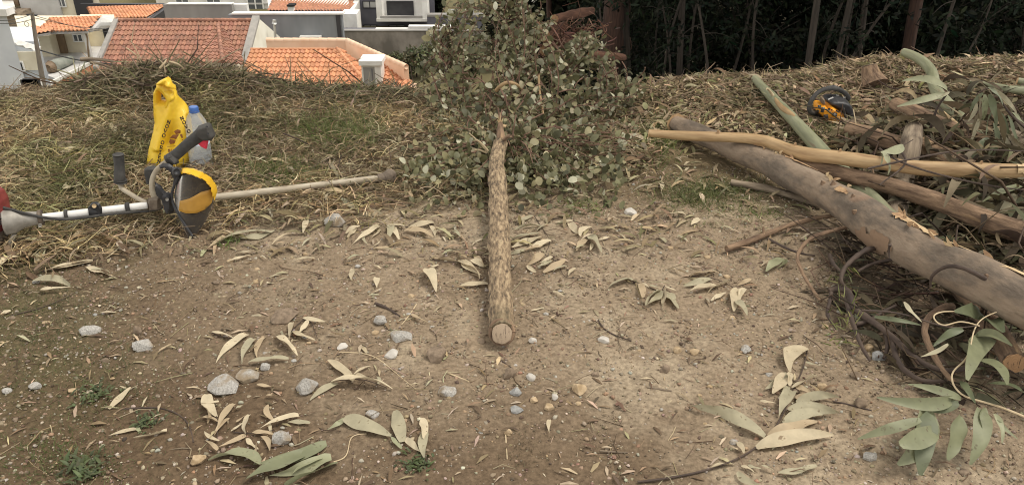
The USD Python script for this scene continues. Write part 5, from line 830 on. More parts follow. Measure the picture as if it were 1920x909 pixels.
for ch, x, y in zip('NOVO', (368, 386, 405, 425), (420, 455, 492, 530)): letter(ch, x, y, 31, .42)
for k, q in enumerate(([(300, 530), (330, 512), (356, 520), (356, 545), (318, 556)], [(262, 590), (290, 560), (370, 552), (378, 585), (322, 600), (300, 590)], [(258, 618), (268, 596), (318, 606), (305, 632), (270, 640)], [(322, 606), (380, 596), (376, 604), (330, 614)])):
    part(t, 'printed_drawing', slab([(a, b) for a, b in q], front(260 + 320 / 4.544, 130 + 570 / 4.544) - .016, .003, 3, round_=.5, zoom=zb), m_inkred, False)
part(t, 'printed_line', slab([(245, 658), (312, 652), (312, 656), (245, 662)], front(320, 275) - .016, .003, 3, round_=.5, zoom=zb), m_inkred, False)
for ch, x in zip('SU', (258, 284)): letter(ch, x, 694, 24, 0, m_inkred)

# ------------------------------------------------------------------ water bottle
Y = 3.66; base = on(379, 316); Y = base[1]; zt = D(374, 201, Y)[2]; H_ = zt - base[2]; R_ = 20.5 / F * proj(base)[2][0]
t = thing('water_bottle', 'clear plastic water bottle with blue cap beside the yellow bag', 'bottle', base)
pr = [(0, .0), (.85, .0), (1, .02), (1, .10), (.94, .115), (1, .13), (1, .19), (.94, .205), (1, .22), (1, .30), (.95, .315), (1, .33), (1, .40), (.97, .42), (.97, .60), (1, .62), (.98, .70), (.86, .79), (.62, .87), (.40, .92), (.34, .935), (.34, .96), (.0, .96)]
lathe = lambda p, sec=32: trimesh.creation.revolve(np.array([(a * R_, b * H_) for a, b in p]), sections=sec)
tl = trimesh.transformations.rotation_matrix(.05, [0, 1, 0])
def place(m): m.apply_transform(tl); m.apply_translation(base); return m
part(t, 'bottle_wall', place(lathe(pr)), m_pet, 40); part(t, 'water', place(lathe([(0, .006), (.82, .006), (.95, .03), (.95, .44), (0, .44)])), m_water, 40)
part(t, 'label', place(lathe([(.985, .43), (.985, .59)])), m_label, 40); part(t, 'cap', place(lathe([(0, .945), (.41, .945), (.41, .995), (.36, 1.01), (0, 1.01)], 24)), m_capblue, 30); part(t, 'neck_ring', place(lathe([(.36, .925), (.44, .925), (.44, .938), (.36, .938)], 24)), m_capblue, 30)

# ------------------------------------------------------------------ brushcutter lying across the left
e0, e1 = G(-60, 424, .12), G(735, 331, .05); bx = unit(e1 - e0); ln = np.linalg.norm(e1 - e0); upv = unit(np.cross(bx, [0, 1, 0])) * -1; upv = upv if upv[2] > 0 else -upv; bk = np.cross(upv, bx); bk = bk if bk[1] > 0 else -bk
def sx(px):
    """The point of the tube's axis that is seen at column px."""
    s = np.linspace(0, 1, 400)[:, None]; Q = e0 * (1 - s) + e1 * s; return Q[np.argmin(abs(proj(Q)[0] - px))]
t = thing('brushcutter', 'brushcutter with white tube, black handlebar grips and faded red engine lying on the straw', 'brushcutter', sx(300))
part(t, 'tube_front', tube([sx(72), sx(300)], [.0145], 16, 12), m_white_tube, True); part(t, 'tube_rear', tube([sx(300), sx(722)], [.0140], 16, 24, rough=.002, rs=30), m_beige_tube, True)
gh = sx(722); part(t, 'gear_collar', tube([sx(708), sx(728)], [.019, .022], 14, 4), m_greyd, True); part(t, 'gear_head', tube([sx(724), sx(738) + upv * .004, sx(747)], [.024, .030, .018], 14, 10, rough=.006, rs=40), m_greyd, True); part(t, 'blade_hub', tube([sx(741) + upv * .02, sx(742) - upv * .025, sx(742) - upv * .05], [.016, .022, .012], 12, 8), m_greyd, True)
part(t, 'clutch_housing', tube([sx(8), sx(20), sx(58), sx(72), sx(80)], [.052, .049, .031, .027, .025], 22, 24), m_alu, True); part(t, 'housing_foot', slab([(22, 440), (30, 440), (27, 452), (20, 470), (22, 478), (27, 480), (20, 482), (16, 450)], sx(20)[1] - .03, .03, 2.5, round_=3), m_alu)
part(t, 'clamp_ring', tube([sx(71), sx(80)], [.030], 18, 3), m_greyd, True); part(t, 'clamp_bolt', tube([sx(75) - bk * .025 - upv * .018, sx(75) - bk * .036 - upv * .018], [.007], 10, 3), m_alu)
part(t, 'engine_cover', slab([(-70, 345), (-24, 352), (-6, 364), (3, 380), (8, 405), (9, 428), (7, 432), (-70, 436)], sx(5)[1] + .0, .15, 4, round_=12), m_red, 40)
for k in range(3): part(t, 'vent', slab([(-8, 409 + 5 * k), (2, 409 + 5 * k), (2, 411.6 + 5 * k), (-8, 411.6 + 5 * k)], sx(5)[1] - .085, .02, 3, round_=.8), m_black)
part(t, 'engine_block', slab([(-70, 430), (10, 430), (12, 445), (8, 455), (-70, 455)], sx(5)[1], .12, 4, round_=6), m_greyd, 40)
part(t, 'fuel_tank', slab([(-70, 452), (-8, 444), (3, 450), (7, 462), (2, 474), (-10, 482), (-70, 486)], sx(5)[1] - .0, .12, 4, round_=16), m_tank, 40)
part(t, 'throttle_cable', tube([sx(12) + upv * .06, sx(40) + upv * .04 - bk * .01, sx(75) + upv * .018 - bk * .025, sx(110) - bk * .024 - upv * .004, sx(170) - bk * .024 - upv * .010, sx(240) - bk * .022 - upv * .012, sx(285) - bk * .02 - upv * .016, sx(296) - bk * .04 - upv * .004, D(300, 380, 3.05), D(288, 350, 3.06), D(291, 320, 3.10), D(308, 306, 3.16), D(325, 296, 3.2)], [.0058], 8, 90), m_rubber, True)
for px in (124, 240): part(t, 'tube_band', tube([sx(px - 4), sx(px + 4)], [.0215], 14, 3), m_rubber, True)
part(t, 'strap_clamp', tube([sx(166), sx(189)], [.0205], 16, 4), m_black, True); part(t, 'strap_tab', slab([(165, 402), (166, 388), (172, 380), (180, 378), (187, 382), (191, 390), (191, 402)], sx(178)[1] - .006, .016, 2.5, round_=2), m_black); part(t, 'strap_bolt', tube([D(176.5, 386, sx(176)[1] - .012), D(176.5, 386, sx(176)[1] - .024)], [.0085], 12, 3), m_splinter)
hx = sx(290); part(t, 'handlebar_bracket', tube([sx(276), sx(300)], [.026], 14, 6, rough=.004), m_greyd, True); part(t, 'bracket_cap', slab([(278, 372), (300, 368), (302, 392), (280, 395)], hx[1] - .03, .03, 3, round_=3), m_greyd)
yl = hx[1] + .03; part(t, 'handlebar', tube([D(276, 380, hx[1] - .005), D(262, 374, hx[1]), D(240, 361, yl), D(228, 352, yl + .01), D(224, 340, yl + .02)], [.0095], 12, 40), m_beige_tube, True)
part(t, 'left_grip', tube([D(225.5, 341, yl + .02), D(225, 338, yl + .02), D(224, 316, yl + .03), D(222, 292, yl + .04), D(221.6, 289.5, yl + .04)], [.021, .0225, .0195, .0205, .022], 18, 20), m_rubber, True); part(t, 'grip_flange', tube([D(226, 341.5, yl + .02), D(225.7, 337, yl + .02)], [.026], 18, 3), m_rubber, True)
part(t, 'right_handlebar', tube([D(296, 385, hx[1] - .02), D(286, 360, hx[1] - .01), D(286, 335, hx[1]), D(298, 315, hx[1]), D(318, 300, hx[1])], [.0105], 12, 40), m_beige_tube, True)
yr = hx[1]; part(t, 'right_grip', tube([D(316, 301, yr), D(335, 286, yr + .005), D(352, 271, yr + .01), D(368, 259, yr + .015), D(378, 251, yr + .02)], [.0245, .021, .0215, .023, .026], 18, 30), m_rubber, True)
part(t, 'grip_collar', slab([(312, 293), (318, 288), (333, 300), (335, 306), (331, 308), (322, 301)], yr - .02, .05, 2.5, round_=3), m_rubber, 40); part(t, 'throttle_housing', slab([(367, 248), (371, 237), (388, 231), (394, 235), (403, 255), (398, 262), (384, 262), (376, 258)], yr + .015, .055, 2.2, round_=5), m_rubber, 40)
part(t, 'trigger', slab([(369, 266), (384, 260), (391, 262), (388, 278), (386, 280), (376, 275)], yr + .015, .018, 2.2, round_=2.5), m_trig, 40); part(t, 'safety_lever', slab([(341, 266), (352, 257), (356, 258), (362, 251), (358, 262), (345, 271)], yr + .03, .014, 2.2, round_=2), m_trig, 40)
for x, y in ((388, 238), (390, 251)): part(t, 'screw', tube([D(x, y, yr - .010), D(x, y, yr - .020)], [.004], 8, 3), m_black)

# ------------------------------------------------------------------ face shield hung on the handlebar
zs = (3.635, 180, 220); Y = hx[1] - .10
t = thing('face_shield', 'yellow browed face shield with smoked visor and black headband leaning on brushcutter tube', 'face shield', D(345, 455, Y))
cyl = lambda a, b: .10 * (((a - 352) / 60) ** 2) + .0012 * (b - 370) * -.4
part(t, 'visor', slab([(562, 402), (600, 388), (655, 398), (722, 436), (772, 492), (788, 555), (770, 640), (742, 715), (695, 785), (655, 806), (610, 735), (545, 625), (518, 545), (530, 475)], Y, .005, 3, fn=cyl, round_=1.5, zoom=zs), m_visor, True)
part(t, 'visor_inner', slab([(448, 690), (500, 655), (548, 645), (600, 722), (648, 802), (640, 842), (612, 866), (578, 874), (515, 852), (466, 805), (442, 745)], Y + .02, .005, 3, fn=lambda a, b: .10 - .0020 * (a - 300), round_=1.5, zoom=zs), m_visor, True)
part(t, 'visor_edge', tube([D(180 + a / 3.635, 220 + b / 3.635, Y + cyl(180 + a / 3.635, 220 + b / 3.635) - .004) for a, b in ((565, 400), (528, 480), (517, 548), (545, 628), (610, 738), (655, 806))], [.0055], 8, 40), m_black, True)
part(t, 'brow_band', slab([(565, 372), (600, 365), (640, 372), (700, 402), (750, 450), (782, 505), (792, 545), (782, 600), (772, 560), (760, 500), (722, 440), (655, 400), (600, 388), (570, 400)], Y - .01, .05, 2.5, fn=cyl, round_=3, zoom=zs), m_ybrow, 40)
part(t, 'brow_guard', slab([(568, 572), (640, 552), (705, 522), (760, 520), (778, 560), (768, 610), (735, 638), (690, 648), (625, 645), (566, 632)], Y - .012, .006, 3, fn=cyl, round_=2, zoom=zs), m_ochre, 40)
part(t, 'pivot_knob', tube([D(331.5, 322, Y + .03), D(331.5, 322, Y - .015), D(331.5, 322, Y - .03)], [.019, .018, .012], 18, 6), m_black, 40)
part(t, 'bracket_arm', slab([(430, 330), (455, 312), (500, 318), (545, 350), (575, 385), (560, 425), (535, 470), (520, 470), (530, 420), (505, 370), (470, 345), (435, 350)], Y + .03, .02, 2.5, round_=3, zoom=zs), m_black, 40)
part(t, 'headband', slab([(328, 352), (350, 338), (392, 332), (415, 345), (398, 420), (385, 452), (362, 462), (345, 440), (338, 400)], Y + .12, .04, 2.5, round_=4, zoom=zs), m_rubber, 40)
part(t, 'headband_rail', slab([(400, 440), (440, 470), (480, 520), (520, 560), (530, 640), (500, 660), (470, 620), (445, 560), (410, 520)], Y + .06, .025, 2.5, round_=3, zoom=zs), m_black, 40)
part(t, 'ratchet', slab([(452, 528), (480, 512), (515, 525), (522, 585), (512, 640), (488, 658), (466, 610)], Y + .03, .04, 2.5, round_=3, zoom=zs), m_black, 40); part(t, 'ratchet_bolt', tube([D(313, 374, Y + .01), D(313, 374, Y - .005)], [.007], 10, 3), m_alu)

# ------------------------------------------------------------------ chainsaw on the litter
zc = (8.267, 1490, 140); Y = float(on(1570, 229)[1]) + .06
t = thing('chainsaw', 'orange and black chainsaw with looped front handle resting on dead leaves', 'chainsaw', D(1570, 229, Y))
C_ = lambda a, b, y: D(1490 + a / 8.267, 140 + b / 8.267, y)
part(t, 'front_handle', tube([C_(345, 590, Y - .02), C_(262, 592, Y - .05), C_(228, 545, Y - .06), C_(232, 470, Y - .06), C_(275, 375, Y - .05), C_(355, 285, Y - .03), C_(480, 225, Y), C_(620, 220, Y + .02), C_(745, 262, Y + .03), C_(812, 320, Y + .03), C_(835, 380, Y + .04)], [.0125], 12, 70), m_rubber, True)
part(t, 'hand_guard', slab([(460, 230), (500, 180), (620, 165), (720, 205), (760, 250), (700, 245), (620, 212), (520, 215)], Y + .09, .02, 2.5, round_=2, zoom=zc), m_black, 40)
part(t, 'top_cover', slab([(470, 380), (520, 345), (600, 335), (700, 345), (790, 375), (845, 440), (872, 540), (860, 620), (842, 690), (800, 735), (770, 690), (745, 600), (690, 540), (620, 490), (560, 460), (500, 440)], Y + .01, .15, 2.2, round_=6, zoom=zc), m_black, 40)
part(t, 'engine_housing', slab([(335, 480), (365, 440), (430, 440), (475, 475), (520, 435), (560, 455), (640, 510), (720, 580), (760, 640), (778, 700), (750, 742), (640, 752), (540, 738), (450, 670), (380, 610), (335, 560)], Y - .01, .16, 2.2, round_=5, zoom=zc), m_orange, 40)
part(t, 'lower_skirt', slab([(255, 590), (330, 575), (400, 640), (500, 720), (640, 762), (800, 745), (790, 770), (600, 785), (450, 720), (330, 640)], Y + .0, .13, 2.2, round_=3, zoom=zc), m_black, 40)
part(t, 'rear_handle', slab([(740, 470), (765, 480), (800, 640), (835, 690), (830, 720), (790, 715), (760, 620)], Y - .085, .035, 2.2, round_=3, zoom=zc), m_rubber, 40)
part(t, 'rear_grip', slab([(810, 550), (885, 545), (880, 600), (850, 690), (815, 700), (800, 620)], Y - .02, .10, 2.2, round_=3, zoom=zc), m_black, 40)
part(t, 'spark_cover', slab([(400, 360), (440, 350), (465, 390), (470, 450), (440, 470), (405, 430)], Y - .02, .06, 2.2, round_=3, zoom=zc), m_brownstone, 40)
for k, q in enumerate(([(360, 480), (410, 475), (405, 530), (365, 525)], [(420, 500), (470, 510), (450, 590), (400, 585)], [(585, 590), (660, 600), (655, 650), (580, 640)], [(450, 620), (520, 620), (520, 680), (450, 670)], [(640, 545), (700, 580), (690, 600), (640, 570)], [(345, 545), (385, 560), (380, 585), (345, 570)])): part(t, 'vent', slab(q, Y - .096, .02, 2, round_=.6, zoom=zc), m_black)
for x, y, r in ((534, 540, .008), (574, 550, .004)): part(t, 'screw_hole', tube([C_(x, y, Y - .085), C_(x, y, Y - .097)], [r], 10, 3), m_black)
part(t, 'label_plate', slab([(515, 380), (595, 345), (605, 362), (522, 396)], Y - .072, .006, 2, round_=.5, zoom=zc), m_white); part(t, 'chrome_trim', slab([(640, 312), (690, 322), (680, 335), (645, 325)], Y - .07, .006, 2, round_=.5, zoom=zc), m_metal)
part(t, 'starter_clip', slab([(750, 350), (790, 345), (785, 365), (755, 370)], Y - .072, .006, 2, round_=.5, zoom=zc), m_metal)

# ------------------------------------------------------------------ the heap of cut logs on the right
rng = np.random.default_rng(44)
def frames(P, R, n=60):
    C, t_ = resample(np.array(P), n); return C, np.interp(t_, np.linspace(0, 1, len(R)), R), unit(np.gradient(C, axis=0))
def bark_patch(P, R, s0, s1, face, width, seed, lift=.003, jag=.35):
    """A torn piece of bark or bared wood lying on a limb between s0 and s1 of its length, around the direction face."""
    g = np.random.default_rng(seed); C, r, Tn = frames(P, R, 120); a, b = int(s0 * 119), max(int(s1 * 119), int(s0 * 119) + 4); idx = np.linspace(a, b, 14).astype(int); V = []
    for k, i in enumerate(idx):
        f = unit(face - Tn[i] * (face @ Tn[i])); s = np.cross(Tn[i], f); u = k / 13; w = width * (math.sin(math.pi * min(max(u, .04), .96)) ** .6) * (1 + jag * g.normal() * .6); sh = jag * width * g.normal() * .3
        for th in np.linspace(-w + sh, w + sh, 7): V.append(C[i] + (math.cos(th) * f + math.sin(th) * s) * (r[i] * 1.0 + lift + .002 * g.uniform()))
    V = np.array(V); i, j = np.meshgrid(np.arange(13), np.arange(6), indexing='ij'); q = (i * 7 + j).ravel(); F_ = np.stack([q, q + 1, q + 8, q + 7], 1); return V, F_
TOCAM = lambda p: unit(np.array([0, 0, CAMZ]) - p)
# the big smooth barked trunk
bp = [on(1268, 232, .06), on(1335, 262, .08), on(1400, 288, .09), on(1500, 336, .11), on(1600, 392, .14), on(1690, 452, .17), on(1760, 490, .19), on(1850, 532, .21), on(1960, 584, .22), on(2140, 670, .23)]
br = [.042, .050, .055, .058, .061, .064, .073, .080, .068, .070, .075, .08]
t = thing('eucalyptus_log', 'long thick smooth grey-brown eucalyptus log running from crown to right edge', 'log', bp[4])
part(t, 'trunk', tube(bp, br, 40, 200, rough=.014, rs=14, seed=3, lump=.22, ls=6), m_smooth, True)
C, r, Tn = frames(bp, br)
for k, (s0, s1, f, w, m_) in enumerate(((.66, .73, (.25, -.35, 1), .30, m_splinter), (.745, .92, (.45, -.45, .8), .22, m_splinter), (.64, .69, (-.4, -.8, .1), .4, m_brownlog), (.64, .68, (.1, -.1, 1), .3, m_flake), (.30, .42, (.3, .2, 1), .22, m_flake), (.20, .27, (0, .1, 1), .25, m_flake), (.60, .68, (-.6, -.6, -.2), .5, m_brownlog), (.50, .53, (-.3, -.5, .8), .2, m_flake))): part(t, 'bared_wood' if m_ is m_splinter else 'bark_patch', bark_patch(bp, br, s0, s1, np.array(f, float), w, 60 + k, .004), m_, True)
for k in range(26):
    s = rng.choice([rng.uniform(.28, .5), rng.uniform(.64, .74), rng.uniform(.74, .92)]); i = int(s * 59); f = unit(np.array([rng.uniform(-.2, .5), rng.uniform(-.4, .3), 1.0])); f = unit(f - Tn[i] * (f @ Tn[i])); p = C[i] + f * (r[i] * .99); e = p + f * rng.uniform(.005, .028) + Tn[i] * rng.uniform(-.05, .05)
    part(t, 'peeling_strip', strips(p, e, np.cross(Tn[i], f), rng.uniform(.004, .010), arch=.004, nseg=4, kind='lance'), (m_flake, m_splinter)[k % 3 == 0], True)
for s, f in ((.55, (-.2, -.7, .7)), (.47, (-.3, -.6, .7)), (.49, (-.1, -.5, .9)), (.58, (-.3, -.9, .3)), (.84, (-.1, -.9, .5))):
    i = int(s * 59); f = unit(np.array(f)); f = unit(f - Tn[i] * (f @ Tn[i])); part(t, 'knot', tube([C[i] + f * r[i] * .9, C[i] + f * (r[i] + .006), C[i] + f * (r[i] + .010)], [.014, .010, .004], 8, 5, rough=.006), m_brownlog, True)
part(t, 'sawn_end', disc(C[0] - Tn[0] * .002, -Tn[0], .054, 18, .004), m_wood, 40)
# the tan pole over it
pp = [on(1217, 250, .13), on(1260, 253, .135), on(1310, 256, .15), on(1370, 258, .16), on(1430, 264, .17), on(1500, 287, .18), on(1560, 295, .19), on(1620, 302, .20), on(1700, 313, .21), on(1790, 318, .22), on(1930, 322, .23), on(2100, 330, .23)]
pr_ = [.018, .023, .025, .025, .030, .031, .028, .030, .031, .029, .033, .035]
t = thing('tan_pole', 'long crooked tan peeled pole lying across the big smooth log', 'log', pp[5]); part(t, 'shaft', tube(pp, pr_, 24, 160, rough=.007, rs=22, seed=8, lump=.16, ls=8), m_tanbark, True)
Cp, rp, Tp = frames(pp, pr_)
for s in (.17, .36, .46, .74): i = int(s * 59); e = Cp[i] + np.array([rng.uniform(-.01, .01), -.005, rp[i] + .012]); part(t, 'knot', tube([Cp[i], e], [.014, .005], 8, 5, rough=.006), m_flake, True)
for k, s in enumerate((.80, .84, .87)): part(t, 'bark_curl', bark_patch(pp, pr_, s, s + .035, np.array([0, -.7, .6]), .8, 90 + k, .005), (m_splinter, m_brownlog, m_flake)[k], True)
part(t, 'dark_bark', tube([Cp[int(.865 * 59)], Cp[int(.93 * 59)], Cp[59]], [rp[-5] * 1.12, rp[-3] * 1.15, .041], 20, 30, rough=.014, rs=30), m_brownlog, True); part(t, 'sawn_end', disc(Cp[0], -Tp[0], .021, 14, .003), m_wood, 40)
def log(name, label, pts, R, m, cat_='log', cut=(), rough=.3, group=None, sides=16, lump=.15, cutm=None):
    c = pts[len(pts) // 2]; t = thing(name, label, cat_, c, group); r0 = max(R); part(t, 'shaft', tube(pts, R, sides, max(24, 14 * len(pts)), rough=r0 * rough, rs=.9 / r0, seed=int(abs(pts[0][0]) * 100), lump=lump, ls=.25 / r0), m, True); C, r, Tn = frames(pts, R)
    if 0 in cut: part(t, 'sawn_end', disc(C[0] - Tn[0] * .001, -Tn[0], r[0] * .96, 16, .004), cutm or m_wood, 40)
    if 1 in cut: part(t, 'sawn_end', disc(C[-1] + Tn[-1] * .001, Tn[-1], r[-1] * .96, 16, .004), cutm or m_wood, 40)
    return t
q = [on(1415, 148, .06), on(1450, 185, .06), on(1490, 228, .07), on(1530, 272, .07), on(1590, 335, .07), on(1648, 392, .07), on(1690, 436, .06)]
t = log('green_pole', 'straight green-grey pole slanting behind the tan pole and big log', q, [.023, .028, .031, .035, .038, .040, .040], m_greenbark, cut=(0,), rough=.12, lump=.1, cutm=m_splinter)
part(t, 'side_shoot', tube([on(1456, 190, .06), on(1447, 176, .10), on(1437, 168, .17)], [.010, .006, .003], 8, 8), m_paletwig, True); part(t, 'fork_bark', tube([on(1452, 182, .085), on(1470, 205, .09), on(1487, 218, .09), on(1500, 236, .08)], [.006, .014, .015, .006], 8, 16, rough=.008), m_tanbark, True); part(t, 'stub', tube([on(1552, 310, .09), on(1556, 304, .14)], [.02, .012], 10, 5, rough=.006), m_paletwig, True)
log('curved_green_branch', 'curved pale green branch rising at the right below the forest', [on(1694, 98, 0.2), on(1722, 110, 0.2), on(1742, 128, 0.18), on(1750, 152, 0.16), on(1762, 180, 0.13), on(1785, 205, 0.11), on(1805, 225, 0.1), on(1832, 262, 0.08)], [.024, .030, .032, .033, .034, .036, .038, .038], m_greenbark, cut=(0,), rough=.12, lump=.12)
log('green_branch', 'pale green branch with white torn tip at the upper right edge', [on(1818, 154, 0.1), on(1845, 158, 0.1), on(1885, 167, 0.1), on(1960, 170, 0.1), on(2060, 176, 0.1)], [.010, .022, .028, .030, .030], m_greenbark, rough=.12)
log('green_branch', 'short green branch end peeking in above the other green branch', [on(1908, 152, 0.09), on(1960, 158, 0.09), on(2040, 160, 0.09)], [.020, .024, .024], m_greenbark, rough=.12, cut=(0,))
log('brown_branch', 'thin brown branch directly under the green branch at right edge', [on(1862, 178, 0.05), on(1920, 183, 0.05), on(2040, 190, 0.05)], [.014, .016, .016], m_tanbark, rough=.15)
log('rough_log', 'rough brown log with torn pale bark beside the upright dark stalk', [on(1680, 196, 0.10), on(1706, 210, 0.10), on(1735, 224, 0.10), on(1772, 242, 0.10), on(1815, 262, 0.10), on(1860, 290, 0.10)], [.040, .047, .050, .054, .056, .056], m_brownlog, cut=(0,), cutm=m_splinter)
log('rough_log', 'rough flaky brown log lying just below the chainsaw', [on(1592, 240, 0.09), on(1625, 252, 0.09), on(1660, 264, 0.09), on(1700, 276, 0.09), on(1740, 286, 0.09)], [.034, .040, .042, .044, .044], m_brownlog, cut=(0,), cutm=m_brownlog)
log('grey_log', 'short grey-brown log standing out end on behind the tan pole', [on(1713, 243, 0.19), on(1709, 265, 0.18), on(1704, 295, 0.17), on(1694, 335, 0.08), on(1684, 380, 0.05), on(1672, 425, 0.03)], [.044, .045, .045, .045, .045, .043], m_greylog, cut=(0,), rough=.18, cutm=m_greylog)
log('rough_log', 'thick rough log curving down right of the short grey-brown log', [on(1730, 272, 0.12), on(1752, 285, 0.12), on(1780, 300, 0.12), on(1815, 318, 0.12), on(1860, 335, 0.12)], [.042, .046, .048, .046, .044], m_brownlog)
log('brown_log', 'dark brown log running below the tan pole parallel to the big log', [on(1490, 306, 0.13), on(1545, 318, 0.13), on(1610, 334, 0.13), on(1680, 352, 0.13), on(1740, 372, 0.13), on(1810, 398, 0.13), on(1870, 420, 0.13), on(1990, 460, 0.13)], [.024, .030, .034, .036, .038, .042, .042, .042], m_brownlog, cut=(0,), cutm=m_brownlog)
log('pale_branch', 'pale peeled branch on the ground left of the big log', [on(1370, 342, .02), on(1420, 350, .02), on(1480, 365, .02), on(1540, 385, .02)], [.014, .016, .016, .014], m_greylog, rough=.2)
log('sawn_log', 'dark log with round orange sawn end under the big log at right edge', [G(1902, 680, .10), G(1870, 625, .09), G(1830, 570, .08), G(1790, 520, .07)], [.032, .035, .040, .040], m_brownlog, cut=(0,), cutm=m_orangewood)
log('pale_branch', 'pale split stick in the leaves beside the torn bark log', [on(1762, 208, 0.13), on(1790, 230, 0.13), on(1815, 250, 0.13)], [.012, .011, .008], m_splinter, rough=.2)
log('pale_log', 'short pale log half hidden by drooping leaves at the right edge', [on(1888, 258, 0.12), on(1920, 275, 0.12), on(1990, 300, 0.12)], [.05, .055, .055], m_greylog, cut=(0,))
# stump and low mound behind the chainsaw
log('tree_stump', 'low weathered stump in the litter behind the chainsaw', [D(1640, 160, 4.78), D(1634, 142, 4.82), D(1630, 124, 4.85)], [.075, .055, .045], m_brownlog, cat_='stump', cut=(1,), cutm=m_greylog)
# log pile behind the crown
for a, b, y0, y1, r, lab in (((1012, 50), (960, 62), 5.75, 6.1, .045, 'red-brown log with broad tan sawn face behind the crown'), ((1040, 36), (1110, 20), 5.9, 6.4, .040, 'red-brown log with small orange sawn end highest behind the crown'), ((1022, 68), (1080, 82), 5.6, 6.0, .05, 'log with pale cut face low behind the crown'), ((1108, 102), (1170, 108), 5.35, 5.7, .030, 'small log with orange cut end at the right of the crown'), ((985, 75), (1060, 50), 5.9, 6.3, .045, 'dark red log lying behind the others of the pile behind the crown'), ((1020, 95), (1110, 70), 5.6, 6.1, .05, 'long red-brown log at the bottom of the pile behind the crown')):
    log('pile_log', lab, [D(*a, y0), D((a[0] + b[0]) / 2, (a[1] + b[1]) / 2, (y0 + y1) / 2), D(*b, y1)], [r * .8, r * .95, r * .8], m_redbark, cut=(0,), cutm=m_orangewood, rough=.4, lump=.35)
n = 200; P = np.array([D(rng.normal(1060, 40), rng.normal(68, 16), rng.uniform(5.5, 6.0)) for _ in range(n)]); P[:, 2] = np.maximum(P[:, 2], terrain(P[:, 0], P[:, 1])); d = flatdir(n, rng, .6) * rng.uniform(.05, .16, (n, 1))
single('red_brushwood', 'tangle of reddish bark shreds and twigs over the log pile behind the crown', 'brushwood', rods(P, P + d, rng.uniform(.002, .006, n), rng, .12, pick([(.17, .085, .06), (.12, .06, .042), (.25, .15, .10), (.08, .05, .04)], n, rng)), m_tint, False, kind='stuff')
# tangled cut foliage under and behind the logs, tints darkened for shade there
heap = [(1560, 300), (1640, 240), (1800, 180), (1980, 190), (1980, 640), (1880, 620), (1780, 530), (1690, 450), (1600, 360)]
n = 2100; P = spots(n, 1.2, 3.2, 2.0, 4.6, heap, 6); n = len(P); h = rng.uniform(0, 1, (n, 1)) ** 1.6 * (.02 + .075 * sstep(1.3, 2.0, P[:, :1] - .0)) ; P = P + h * [0, 0, 1]; L = rng.uniform(.07, .19, (n, 1)); d = flatdir(n, rng, .3) * L
m1 = strips(P, P + d, [0, 0, 1], L[:, 0] * rng.uniform(.06, .11, n), arch=L[:, 0] * rng.normal(.08, .14, n), side=L[:, 0] * rng.normal(0, .12, n), nseg=6, kind='lance', fold=rng.uniform(0, .35, n), roll=rng.normal(0, .6, n), twist=rng.normal(0, .8, n), tint=pick([(.12, .10, .062), (.085, .072, .045), (.18, .145, .09), (.06, .047, .03), (.105, .098, .058), (.23, .18, .11)], n, rng, .2))
n = 800; P = spots(n, 1.3, 3.0, 1.9, 4.0, [(1700, 330), (1800, 200), (1990, 210), (1990, 560), (1860, 500), (1760, 430)], 4); n = len(P); P = P + rng.uniform(.02, .24, (n, 1)) * [0, 0, 1]; L = rng.uniform(.08, .2, (n, 1)); d = unit(flatdir(n, rng, .5) - [0, 0, .35]) * L
m2 = strips(P, P + d, [0, 0, 1], L[:, 0] * rng.uniform(.06, .10, n), arch=L[:, 0] * rng.normal(.1, .14, n), side=L[:, 0] * rng.normal(0, .12, n), nseg=7, kind='lance', fold=rng.uniform(0, .35, n), roll=rng.normal(0, .7, n), twist=rng.normal(0, .9, n), tint=pick([(.115, .09, .055), (.075, .06, .037), (.15, .12, .075), (.05, .038, .026), (.105, .095, .055), (.20, .155, .10)], n, rng, .2))
n = 170; Q = spots(n, 1.2, 3.2, 2.0, 4.6, heap, 4); n = len(Q); d = flatdir(n, rng, .35) * rng.uniform(.1, .5, (n, 1)); Q = Q + rng.uniform(.01, .10, (n, 1)) * [0, 0, 1]
single('cut_foliage', 'dark tangle of withering eucalyptus leaves and twigs between the logs', 'foliage', cat([m1, m2, rods(Q, Q + d, rng.uniform(.002, .006, n), rng, .12, pick([(.10, .07, .05), (.17, .12, .08), (.06, .042, .03)], n, rng))]), m_tint, True, kind='stuff')
